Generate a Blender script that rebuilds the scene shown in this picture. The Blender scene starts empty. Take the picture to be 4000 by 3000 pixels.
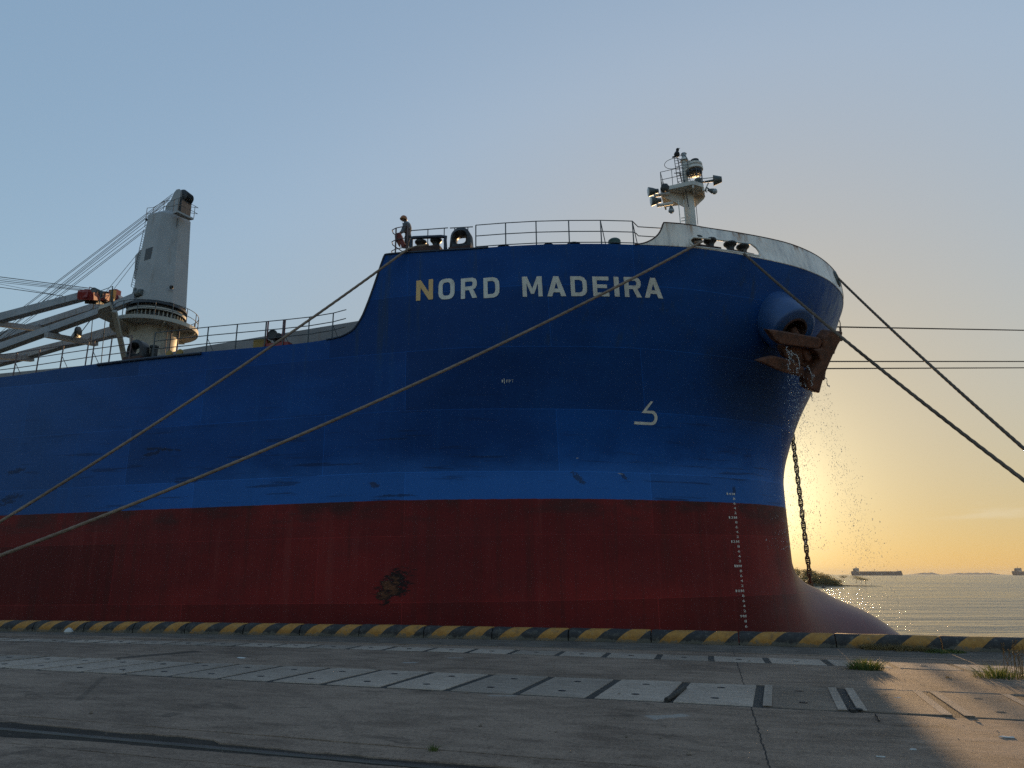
import bpy, bmesh, math, random
import numpy as np
from mathutils import Vector, Matrix
from mathutils.geometry import tessellate_polygon
random.seed(7); rng = np.random.default_rng(7)
SC = bpy.context.scene
COL = SC.collection
rad = math.radians

DENOISE = False
# ------------------------------------------------------------------ camera
FPX, PITCH, CZ = 2773.0, rad(15.0), 1.7          # focal length in photo pixels (4000 wide), tilt up, eye height
cam = bpy.data.cameras.new('camera'); cam.sensor_fit = 'HORIZONTAL'; cam.sensor_width = 36.0
cam.lens = 36.0 * FPX / 4000.0; cam.clip_start = 0.1; cam.clip_end = 60000
camo = bpy.data.objects.new('camera', cam); COL.objects.link(camo)
camo.location = (0, 0, CZ); camo.rotation_euler = (rad(90) + PITCH, 0, 0)
SC.camera = camo

# ------------------------------------------------------------------ world, sun, exposure
SKY_TINT = (0.875, 0.915, 0.945)
SUN_AZ, SUN_EL = rad(18.3), rad(5.8)             # azimuth measured clockwise from +Y
world = bpy.data.worlds.new('World'); SC.world = world; world.use_nodes = True
wn, wl = world.node_tree.nodes, world.node_tree.links
bg = wn['Background']; bg.inputs['Strength'].default_value = 0.15
sky = wn.new('ShaderNodeTexSky'); sky.sky_type = 'NISHITA'; sky.sun_disc = False
sky.sun_elevation = SUN_EL; sky.sun_rotation = SUN_AZ
sky.altitude = 0; sky.air_density = 1.0; sky.dust_density = 1.3; sky.ozone_density = 1.7
# the phone's tone curve applied to the sky: brightness range and colour contrast are compressed
lm = wn.new('ShaderNodeRGBToBW'); wl.new(sky.outputs[0], lm.inputs[0])
ra = wn.new('ShaderNodeVectorMath'); ra.operation = 'DIVIDE'; wl.new(sky.outputs[0], ra.inputs[0]); wl.new(lm.outputs[0], ra.inputs[1])
gm = wn.new('ShaderNodeGamma'); wl.new(ra.outputs[0], gm.inputs[0]); gm.inputs[1].default_value = 0.78
pw = wn.new('ShaderNodeMath'); pw.operation = 'POWER'; wl.new(lm.outputs[0], pw.inputs[0]); pw.inputs[1].default_value = 0.10
tn = wn.new('ShaderNodeVectorMath'); tn.operation = 'MULTIPLY'; wl.new(gm.outputs[0], tn.inputs[0]); tn.inputs[1].default_value = SKY_TINT
iv = wn.new('ShaderNodeVectorMath'); iv.operation = 'SCALE'; wl.new(tn.outputs[0], iv.inputs[0]); dk = wn.new('ShaderNodeMapRange'); dk.interpolation_type = 'SMOOTHSTEP'; wl.new(lm.outputs[0], dk.inputs[0]); dk.inputs[1].default_value = 0.7; dk.inputs[2].default_value = 1.8; dk.inputs[3].default_value = 0.82; dk.inputs[4].default_value = 1.0
pk = wn.new('ShaderNodeMath'); pk.operation = 'MULTIPLY'; wl.new(pw.outputs[0], pk.inputs[0]); wl.new(dk.outputs[0], pk.inputs[1])
wl.new(pk.outputs[0], iv.inputs['Scale'])
# bright dusty air close round the sun
tc = wn.new('ShaderNodeTexCoord'); dt = wn.new('ShaderNodeVectorMath'); dt.operation = 'DOT_PRODUCT'; wl.new(tc.outputs['Generated'], dt.inputs[0])
dt.inputs[1].default_value = (math.sin(SUN_AZ) * math.cos(SUN_EL), math.cos(SUN_AZ) * math.cos(SUN_EL), math.sin(SUN_EL))
def wm(op, a, b):
    x = wn.new('ShaderNodeMath'); x.operation = op
    for k, v in ((0, a), (1, b)):
        if isinstance(v, (int, float)): x.inputs[k].default_value = v
        else: wl.new(v, x.inputs[k])
    return x.outputs[0]
dm_ = wm('MAXIMUM', dt.outputs['Value'], 0.0)
au = wm('ADD', wm('MULTIPLY', wm('POWER', dm_, 420.0), 2.0), wm('MULTIPLY', wm('POWER', dm_, 90.0), 0.75))
gl = wn.new('ShaderNodeVectorMath'); gl.operation = 'SCALE'; gl.inputs[0].default_value = (1.0, 0.88, 0.50); wl.new(au, gl.inputs['Scale'])
ga = wn.new('ShaderNodeVectorMath'); ga.operation = 'ADD'; wl.new(iv.outputs[0], ga.inputs[0]); wl.new(gl.outputs[0], ga.inputs[1]); iv = ga
# thin cloud wisps low over the sea
mp = wn.new('ShaderNodeMapping'); mp.inputs['Scale'].default_value = (5, 5, 34); wl.new(tc.outputs['Generated'], mp.inputs[0])
nz = wn.new('ShaderNodeTexNoise'); nz.inputs['Scale'].default_value = 1.3; nz.inputs['Detail'].default_value = 5; wl.new(mp.outputs[0], nz.inputs['Vector'])
sx_ = wn.new('ShaderNodeSeparateXYZ'); wl.new(tc.outputs['Generated'], sx_.inputs[0])
def mr(v, a, b):
    x = wn.new('ShaderNodeMapRange'); x.interpolation_type = 'SMOOTHSTEP'; wl.new(v, x.inputs[0]); x.inputs[1].default_value = a; x.inputs[2].default_value = b; return x.outputs[0]
def mm(a, b):
    x = wn.new('ShaderNodeMath'); x.operation = 'MULTIPLY'; wl.new(a, x.inputs[0])
    if isinstance(b, float): x.inputs[1].default_value = b
    else: wl.new(b, x.inputs[1])
    return x.outputs[0]
cm = mm(mm(mm(mr(nz.outputs[0], 0.56, 0.72), mr(sx_.outputs[2], 0.015, 0.06)), mr(sx_.outputs[2], 0.20, 0.10)), 0.30)
cx = wn.new('ShaderNodeMix'); cx.data_type = 'RGBA'; wl.new(cm, cx.inputs[0]); wl.new(iv.outputs[0], cx.inputs[6]); cx.inputs[7].default_value = (1.75, 1.55, 1.15, 1)
wl.new(cx.outputs[2], bg.inputs['Color'])
sl = bpy.data.lights.new('sun', 'SUN'); sl.energy = 1.8; sl.angle = rad(0.9); sl.color = (1.0, 0.63, 0.30)
so = bpy.data.objects.new('sun', sl); COL.objects.link(so)
sd = Vector((math.sin(SUN_AZ) * math.cos(SUN_EL), math.cos(SUN_AZ) * math.cos(SUN_EL), math.sin(SUN_EL)))
so.rotation_euler = sd.to_track_quat('Z', 'Y').to_euler(); so.location = (60, 150, 40)
SC.cycles.use_denoising = DENOISE; SC.cycles.caustics_reflective = False; SC.cycles.caustics_refractive = False; SC.cycles.sample_clamp_indirect = 3.0
vs = SC.view_settings; vs.view_transform = 'Standard'; vs.look = 'None'; vs.exposure = 1.65; vs.gamma = 1.0

HAZE = 0.00004

# ------------------------------------------------------------------ frames: camera rays, ship, quay
cp, sp = math.cos(PITCH), math.sin(PITCH)
def ray(px, py):
    u, v = px - 2000.0, py - 1500.0
    return np.array([u, FPX * cp + v * sp, -v * cp + FPX * sp])
TH, TR = rad(13.5), rad(0.8)                      # ship heading and trim (bow up)
_f0 = np.array([math.cos(TH), -math.sin(TH), 0]); _k = np.array([0, 0, 1.0])
SX = _f0 * math.cos(TR) + _k * math.sin(TR); SZ = _k * math.cos(TR) - _f0 * math.sin(TR)
SY = np.array([math.sin(TH), math.cos(TH), 0])
SO = np.array([8.63, 40.6, CZ - 10.7])
SR = np.stack([SX, SY, SZ], 1)
SHIP_M = Matrix([[*SR[0], SO[0]], [*SR[1], SO[1]], [*SR[2], SO[2]], [0, 0, 0, 1]])
CAM0 = np.array([0, 0, CZ])
def at(px, py, axis, val):
    """point of the ship's own frame (x forward, y to port, z up from the keel) seen at a photo pixel, on the plane axis = val"""
    c = SR.T @ (CAM0 - SO); d = SR.T @ ray(px, py)
    return c + (val - c[axis]) / d[axis] * d
def W(p): return SR @ np.asarray(p, float) + SO    # ship -> world
def ground(px, py, h=0.0):
    d = ray(px, py); return CAM0 + (h - CZ) / d[2] * d
def on_plane(px, py, p0, nrm):
    """ship-frame point at a pixel on the plane through p0 with normal nrm"""
    c = SR.T @ (CAM0 - SO); d = SR.T @ ray(px, py)
    return c + np.dot(np.asarray(p0) - c, nrm) / np.dot(d, nrm) * d
QA = rad(15.0)
QM = Matrix.Rotation(-QA, 4, 'Z')                  # quay frame: x along the kerb (to the right), y towards the water
def qe(px, py, h=0.0):
    w = ground(px, py, h); return (w[0] * math.cos(QA) - w[1] * math.sin(QA), w[0] * math.sin(QA) + w[1] * math.cos(QA))

def pchip(x, y):
    x, y = np.asarray(x, float), np.asarray(y, float); h = np.diff(x); d = np.diff(y) / h
    m = np.zeros(len(x)); m[0], m[-1] = d[0], d[-1]
    for i in range(1, len(x) - 1):
        if d[i - 1] * d[i] > 0:
            w1, w2 = 2 * h[i] + h[i - 1], h[i] + 2 * h[i - 1]; m[i] = (w1 + w2) / (w1 / d[i - 1] + w2 / d[i])
    def f(q):
        q = np.clip(np.asarray(q, float), x[0], x[-1]); i = np.clip(np.searchsorted(x, q) - 1, 0, len(h) - 1); t = (q - x[i]) / h[i]
        return (y[i] * (1 + 2 * t) * (1 - t) ** 2 + m[i] * h[i] * t * (1 - t) ** 2 + y[i + 1] * t * t * (3 - 2 * t) + m[i + 1] * h[i] * t * t * (t - 1))
    return f

# ------------------------------------------------------------------ hull surface (ship frame)
HB = 15.65
YC = [0, 2, 4, 6, 8, 10, 12, 13.5, 14.6, 15.3, 15.6, HB]
S_LOW = pchip(YC, [6.22, 6.22, 6.12, 5.82, 4.68, 2.6, -0.2, -2.9, -6.1, -9.0, -11.2, -15.0])
S_TOP = pchip(YC, [10.12, 10.08, 9.95, 9.62, 8.8, 7.3, 4.92, 2.6, -0.1, -2.7, -5.0, -7.5])
S_RAIL = pchip([0, 2, 4, 6, 8, 10, 12, 13.54, 15], [10.68, 10.52, 10.1, 9.48, 8.5, 6.95, 4.3, 1.52, -1.8])
WZ = pchip([3, 13.6, 14.8, 15.6, 16.6, 18.25, 20.4, 22.35, 23.7, 24.4], [0, 0, 0.005, 0.04, 0.126, 0.31, 0.62, 0.855, 1, 1.06])
BZ = pchip([3, 4.5, 6, 7, 7.67, 8.22, 8.78, 9.35, 9.86, 10.25, 10.65, 11.2, 30], [5.2, 6.1, 6.1, 5.7, 5.1, 4.45, 3.6, 2.38, 1.5, 0.75, 0.35, 0, 0])
def S(z, y):
    w = WZ(z); return S_LOW(y) * (1 - w) + S_TOP(y) * w + BZ(z) * np.exp(-(np.asarray(y) / 4.3) ** 2)
YG = HB * np.sin(np.linspace(0, math.pi / 2, 400))
def hull_y(s, z):
    """half breadth of the hull at station s and height z"""
    return float(np.interp(s, S(z, YG)[::-1], YG[::-1]))
def on_hull(px, py):
    y = -14.0
    for _ in range(40):
        p = at(px, py, 1, y); y = 0.5 * y - 0.5 * hull_y(p[0], p[2])
    return np.array([p[0], y, p[2]])
def hull_n(s, z):
    """outward normal on the near (starboard) side"""
    e = 0.05; p = lambda a, b: np.array([a, -hull_y(a, b), b])
    n = np.cross(p(s + e, z) - p(s - e, z), p(s, z + e) - p(s, z - e)); n /= np.linalg.norm(n)
    return n if n[1] < 0 else -n
# ------------------------------------------------------------------ material helpers
class NT:
    def __init__(s, name):
        s.m = bpy.data.materials.new(name); s.m.use_nodes = True
        s.n, s.l = s.m.node_tree.nodes, s.m.node_tree.links
        s.b = s.n['Principled BSDF']
    def new(s, t, **kw):
        x = s.n.new(t)
        for k, v in kw.items(): setattr(x, k, v)
        return x
    def put(s, a, sock):
        if hasattr(a, 'links') or isinstance(a, bpy.types.NodeSocket): s.l.new(a, sock)
        else: sock.default_value = a
    def math(s, op, a, b=0.0, c=None, clamp=False):
        x = s.new('ShaderNodeMath', operation=op, use_clamp=clamp)
        s.put(a, x.inputs[0]); s.put(b, x.inputs[1])
        if c is not None: s.put(c, x.inputs[2])
        return x.outputs[0]
    def mix(s, f, a, b):
        x = s.new('ShaderNodeMix', data_type='RGBA')
        s.put(f, x.inputs[0])
        for v, k in ((a, 6), (b, 7)):
            if isinstance(v, tuple): x.inputs[k].default_value = (*v[:3], 1)
            else: s.l.new(v, x.inputs[k])
        return x.outputs[2]
    def mul(s, a, b):
        x = s.new('ShaderNodeMix', data_type='RGBA', blend_type='MULTIPLY'); x.inputs[0].default_value = 1
        for v, k in ((a, 6), (b, 7)):
            if isinstance(v, tuple): x.inputs[k].default_value = (*v[:3], 1)
            else: s.l.new(v, x.inputs[k])
        return x.outputs[2]
    def co(s):
        return s.new('ShaderNodeTexCoord').outputs['Object']
    def map(s, v, scale=(1, 1, 1), loc=(0, 0, 0), rot=(0, 0, 0)):
        x = s.new('ShaderNodeMapping'); s.l.new(v, x.inputs[0])
        x.inputs['Scale'].default_value = scale; x.inputs['Location'].default_value = loc; x.inputs['Rotation'].default_value = rot
        return x.outputs[0]
    def noise(s, v, scale, detail=4, rough=0.55, dist=0.0):
        x = s.new('ShaderNodeTexNoise'); s.l.new(v, x.inputs['Vector'])
        x.inputs['Scale'].default_value = scale; x.inputs['Detail'].default_value = detail
        x.inputs['Roughness'].default_value = rough; x.inputs['Distortion'].default_value = dist
        return x.outputs[0]
    def ramp(s, v, stops):
        x = s.new('ShaderNodeValToRGB'); s.l.new(v, x.inputs[0]); e = x.color_ramp.elements
        while len(e) < len(stops): e.new(0.5)
        for k, (p, c) in zip(e, stops):
            k.position = p; k.color = (*c, 1) if isinstance(c, tuple) else (c, c, c, 1)
        return x.outputs[0]
    def smooth(s, v, a, b):
        x = s.new('ShaderNodeMapRange', interpolation_type='SMOOTHSTEP'); s.put(v, x.inputs[0])
        x.inputs[1].default_value = a; x.inputs[2].default_value = b
        return x.outputs[0]
    def sep(s, v):
        x = s.new('ShaderNodeSeparateXYZ'); s.l.new(v, x.inputs[0]); return x.outputs
    def bump(s, h, strength=0.3, dist=0.02):
        x = s.new('ShaderNodeBump'); s.l.new(h, x.inputs['Height'])
        x.inputs['Strength'].default_value = strength; x.inputs['Distance'].default_value = dist
        s.l.new(x.outputs[0], s.b.inputs['Normal'])
    def done(s, col, rough=0.5, metal=0.0, spec=0.5):
        s.put((*col, 1) if isinstance(col, tuple) else col, s.b.inputs['Base Color'])
        s.put(rough, s.b.inputs['Roughness']); s.b.inputs['Metallic'].default_value = metal
        if spec is not None: s.b.inputs['Specular IOR Level'].default_value = spec
        return s.m

def painted(name, col, rough=0.45, wear=(0.16, 0.07, 0.03), amount=0.35, scale=1.6, metal=0.0, dark=0.75):
    """weathered paint: uneven tone plus patches and drips of WEAR colour"""
    t = NT(name); c = t.co()
    tone = t.noise(c, scale * 0.6, 3)
    base = t.mix(t.smooth(tone, 0.3, 0.7), tuple(x * dark for x in col), col)
    st = t.noise(t.map(c, (scale * 2.2, scale * 2.2, scale * 0.45)), 1.0, 6, 0.65)
    m = t.math('MULTIPLY', t.smooth(st, 0.56, 0.72), amount)
    f = t.noise(c, scale * 14, 3)
    t.bump(f, 0.12, 0.01)
    return t.done(t.mix(m, base, wear), t.math('ADD', t.math('MULTIPLY', f, 0.2), rough - 0.1), metal)

def hull_material():
    t = NT('hull paint'); c = t.co(); x, y, z = t.sep(c)[:3]
    big = t.noise(t.map(c, (0.10, 0.10, 0.22)), 1.0, 4, 0.6)
    mid = t.noise(t.map(c, (0.5, 0.5, 0.9)), 1.0, 5, 0.6)
    streak = t.noise(t.map(c, (2.6, 2.6, 0.12)), 1.0, 5, 0.65)
    lat = t.noise(t.map(c, (0.25, 0.25, 4.0)), 1.0, 5, 0.6)
    # plates: staggered welded panels, each a touch different
    br = t.new('ShaderNodeTexBrick'); br.offset = 0.37
    cv = t.new('ShaderNodeCombineXYZ'); t.l.new(x, cv.inputs[0]); t.l.new(z, cv.inputs[1])
    t.l.new(cv.outputs[0], br.inputs['Vector'])
    br.inputs['Color1'].default_value = (0.72, 0.72, 0.72, 1); br.inputs['Color2'].default_value = (1.16, 1.16, 1.16, 1)
    br.inputs['Mortar'].default_value = (1.5, 1.5, 1.5, 1)
    br.inputs['Scale'].default_value = 1.0; br.inputs['Brick Width'].default_value = 9.3; br.inputs['Row Height'].default_value = 2.45
    br.inputs['Mortar Size'].default_value = 0.014; br.inputs['Mortar Smooth'].default_value = 0.3
    plate = br.outputs['Color']; seam = br.outputs['Fac']
    blue = t.mix(t.smooth(big, 0.35, 0.65), (0.0022, 0.042, 0.175), (0.0040, 0.064, 0.250))
    blue = t.mix(t.math('MULTIPLY', t.smooth(mid, 0.45, 0.75), 0.45), blue, (0.0025, 0.034, 0.135))
    # faded blue towards the stern, fresh sprayed band above the boot line
    aft = t.math('MULTIPLY', t.smooth(t.math('ADD', x, t.math('MULTIPLY', big, 8.0)), -14.0, -24.0), 0.5)
    blue = t.mix(aft, blue, (0.035, 0.085, 0.190))
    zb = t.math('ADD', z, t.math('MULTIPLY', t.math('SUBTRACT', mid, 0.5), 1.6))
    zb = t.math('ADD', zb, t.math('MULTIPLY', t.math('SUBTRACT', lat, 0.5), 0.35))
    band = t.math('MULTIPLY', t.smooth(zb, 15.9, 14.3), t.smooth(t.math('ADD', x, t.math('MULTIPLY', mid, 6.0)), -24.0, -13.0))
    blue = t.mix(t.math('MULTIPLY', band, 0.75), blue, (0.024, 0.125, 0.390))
    scr = t.math('MULTIPLY', t.smooth(lat, 0.57, 0.66), t.smooth(z, 19.5, 15.0))
    blue = t.mix(t.math('MULTIPLY', scr, 0.55), blue, (0.008, 0.016, 0.045))
    blue = t.mix(t.math('MULTIPLY', t.smooth(streak, 0.52, 0.74), 0.30), blue, (0.010, 0.085, 0.270))
    def spot(base, px, py, rx, rz, colr, rot=0.0, amt=0.62):
        p = on_hull(px, py); dx = t.math('SUBTRACT', x, float(p[0])); dz = t.math('SUBTRACT', z, float(p[2]))
        u = t.math('ADD', t.math('MULTIPLY', dx, math.cos(rot)), t.math('MULTIPLY', dz, math.sin(rot))); w = t.math('SUBTRACT', t.math('MULTIPLY', dz, math.cos(rot)), t.math('MULTIPLY', dx, math.sin(rot)))
        e = t.math('ADD', t.math('POWER', t.math('DIVIDE', u, rx), 2.0), t.math('POWER', t.math('DIVIDE', w, rz), 2.0))
        e = t.math('ADD', e, t.math('MULTIPLY', t.math('SUBTRACT', scn, 0.5), 6.5))
        return t.mix(t.math('MULTIPLY', t.smooth(e, 1.1, 0.7), amt), base, colr)
    scn = t.noise(t.map(c, (4, 4, 7)), 1.0, 5, 0.75)
    for a_ in ((1460, 1893, .22, .12, (0.03, 0.02, 0.015), -.4), (2262, 1868, .34, .12, (0.022, 0.022, 0.016), -.8), (2438, 1862, .20, .07, (0.02, 0.018, 0.018), -.9), (632, 1755, .9, .07, (0.012, 0.016, 0.03), -.1), (720, 1882, .8, .06, (0.010, 0.016, 0.035), 0.0),
               (600, 1770, .6, .08, (0.010, 0.014, 0.03), .2), (60, 1840, .5, .12, (0.010, 0.014, 0.03), .1), (40, 1950, .6, .2, (0.012, 0.016, 0.03), .3), (1560, 1935, .7, .05, (0.010, 0.018, 0.04), 0.0), (2868, 1915, .07, .22, (0.012, 0.012, 0.014), 0.0), (2255, 1790, .05, .03, (0.35, .34, .32), .5), (2420, 1850, .12, .02, (0.4, .38, .35), -.2)):
        blue = spot(blue, *a_[:4], a_[4], a_[5])
    # dark olive ellipse beside the anchor pocket
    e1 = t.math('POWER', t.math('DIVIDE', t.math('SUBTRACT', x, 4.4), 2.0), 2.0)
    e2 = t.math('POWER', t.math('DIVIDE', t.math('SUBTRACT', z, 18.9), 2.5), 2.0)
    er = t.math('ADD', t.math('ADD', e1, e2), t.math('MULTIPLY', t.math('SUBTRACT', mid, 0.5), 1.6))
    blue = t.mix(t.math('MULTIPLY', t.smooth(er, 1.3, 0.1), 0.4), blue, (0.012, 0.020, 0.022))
    # run-off under the deck edge
    top = t.math('MULTIPLY', t.smooth(z, 18.2, 20.6), t.smooth(streak, 0.56, 0.72))
    blue = t.mix(t.math('MULTIPLY', top, 0.42), blue, (0.035, 0.040, 0.022))
    blue = t.mul(blue, plate)
    red = t.mix(t.smooth(big, 0.35, 0.65), (0.115, 0.0095, 0.0095), (0.190, 0.0155, 0.0140))
    red = t.mix(t.math('MULTIPLY', t.smooth(mid, 0.45, 0.7), 0.5), red, (0.120, 0.018, 0.017))
    red = t.mix(t.math('MULTIPLY', t.smooth(streak, 0.5, 0.7), 0.5), red, (0.075, 0.016, 0.013))
    red = t.mix(t.math('MULTIPLY', t.smooth(streak, 0.47, 0.30), 0.35), red, (0.20, 0.038, 0.032))
    zd = t.math('ADD', z, t.math('MULTIPLY', t.math('SUBTRACT', lat, 0.5), 1.4))
    red = t.mix(t.math('MULTIPLY', t.math('MULTIPLY', t.smooth(zd, 12.6, 13.35), t.smooth(mid, 0.38, 0.6)), 0.7), red, (0.040, 0.018, 0.016))
    # scraped rust patch
    RP = at(1525, 2290, 1, -15.66)
    e1 = t.math('POWER', t.math('DIVIDE', t.math('SUBTRACT', t.math('SUBTRACT', x, RP[0]), t.math('MULTIPLY', t.math('SUBTRACT', z, RP[2]), 0.55)), 0.55), 2.0)
    e2 = t.math('POWER', t.math('DIVIDE', t.math('SUBTRACT', z, RP[2]), 0.55), 2.0)
    rn = t.noise(t.map(c, (2.0, 2.0, 5.5), rot=(0, -0.6, 0)), 1.0, 9, 0.78)
    er = t.math('ADD', t.math('ADD', e1, e2), t.math('MULTIPLY', t.math('SUBTRACT', rn, 0.5), 9.5))
    red = t.mix(t.smooth(er, 1.3, 0.6), red, (0.014, 0.009, 0.009))
    er2 = t.math('ADD', er, t.math('MULTIPLY', t.math('SUBTRACT', x, RP[0]), 0.7))
    red = t.mix(t.math('MULTIPLY', t.smooth(er2, 0.3, -0.5), t.smooth(rn, .3, .5)), red, (0.17, 0.06, 0.026))
    red = t.mul(red, plate)
    edge = t.math('ADD', z, t.math('MULTIPLY', t.math('SUBTRACT', t.noise(c, 3.0, 3), 0.5), 0.04))
    isblue = t.smooth(edge, 13.60, 13.63)
    col = t.mix(isblue, red, blue)
    # paler wash standing in for sky sheen on the bulb, plus pale specks
    sp_ = t.smooth(t.noise(c, 26, 3, 0.7), 0.62, 0.74)
    bm = t.math('MULTIPLY', t.smooth(t.math('ADD', x, t.math('MULTIPLY', t.math('SUBTRACT', mid, 0.5), 2.5)), 3.2, 9.0), t.smooth(z, 12.3, 9.3))
    col = t.mix(t.math('MULTIPLY', bm, t.math('ADD', 0.16, t.math('MULTIPLY', sp_, 0.5))), col, (0.42, 0.27, 0.27))
    # whitish streaks painted on the very stem as sky reflection
    stem = t.math('MULTIPLY', t.smooth(x, 7.4, 9.8), t.smooth(streak, 0.36, 0.62))
    stem = t.math('MULTIPLY', stem, t.smooth(z, 16.0, 19.0))
    col = t.mix(t.math('MULTIPLY', stem, 0.55), col, (0.30, 0.34, 0.36))
    fine = t.noise(c, 9.0, 4)
    h = t.math('ADD', t.math('MULTIPLY', seam, -0.5), t.math('ADD', t.math('MULTIPLY', mid, 1.2), t.math('MULTIPLY', fine, 0.12)))
    t.bump(h, 0.22, 0.05)
    rough = t.math('ADD', 0.34, t.math('MULTIPLY', mid, 0.22))
    rough = t.math('SUBTRACT', t.math('ADD', rough, 0.10), t.math('MULTIPLY', bm, 0.16))
    t.l.new(t.math('ADD', 0.16, t.math('MULTIPLY', bm, 0.12)), t.b.inputs['Specular IOR Level'])
    return t.done(col, rough, 0, None)

def bulwark_material():
    t = NT('bulwark white paint'); c = t.co(); x, y, z = t.sep(c)[:3]
    st = t.noise(t.map(c, (2.3, 2.3, 0.22)), 1.0, 6, 0.7)
    m1 = t.noise(c, 0.9, 4)
    base = t.mix(t.smooth(m1, 0.3, 0.7), (0.72, 0.64, 0.56), (0.86, 0.78, 0.69))
    dirty = t.mix(t.math('MULTIPLY', t.smooth(st, 0.45, 0.66), 0.5), base, (0.30, 0.30, 0.31))
    r1 = t.noise(t.map(c, (1.5, 1.5, 0.10), (5, 3, 1)), 1.0, 7, 0.72); r2 = t.noise(t.map(c, (5.0, 5.0, 0.35), (2, 8, 1)), 1.0, 5, 0.7)
    f = t.math('MULTIPLY', t.smooth(t.math('ADD', t.math('MULTIPLY', r1, 0.65), t.math('MULTIPLY', r2, 0.35)), 0.50, 0.62), t.smooth(z, 23.95, 24.93))
    f2 = t.math('MULTIPLY', t.smooth(r1, 0.52, 0.6), t.smooth(z, 24.8, 24.94))
    col = t.mix(t.math('MULTIPLY', f, 0.9), dirty, (0.36, 0.17, 0.055))
    col = t.mix(f2, col, (0.16, 0.07, 0.03))
    low = t.math('MULTIPLY', t.smooth(r2, 0.5, 0.7), t.smooth(z, 23.95, 23.7))
    col = t.mix(t.math('MULTIPLY', low, 0.7), col, (0.20, 0.12, 0.07))
    t.bump(m1, 0.1, 0.05)
    return t.done(col, 0.45)

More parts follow.
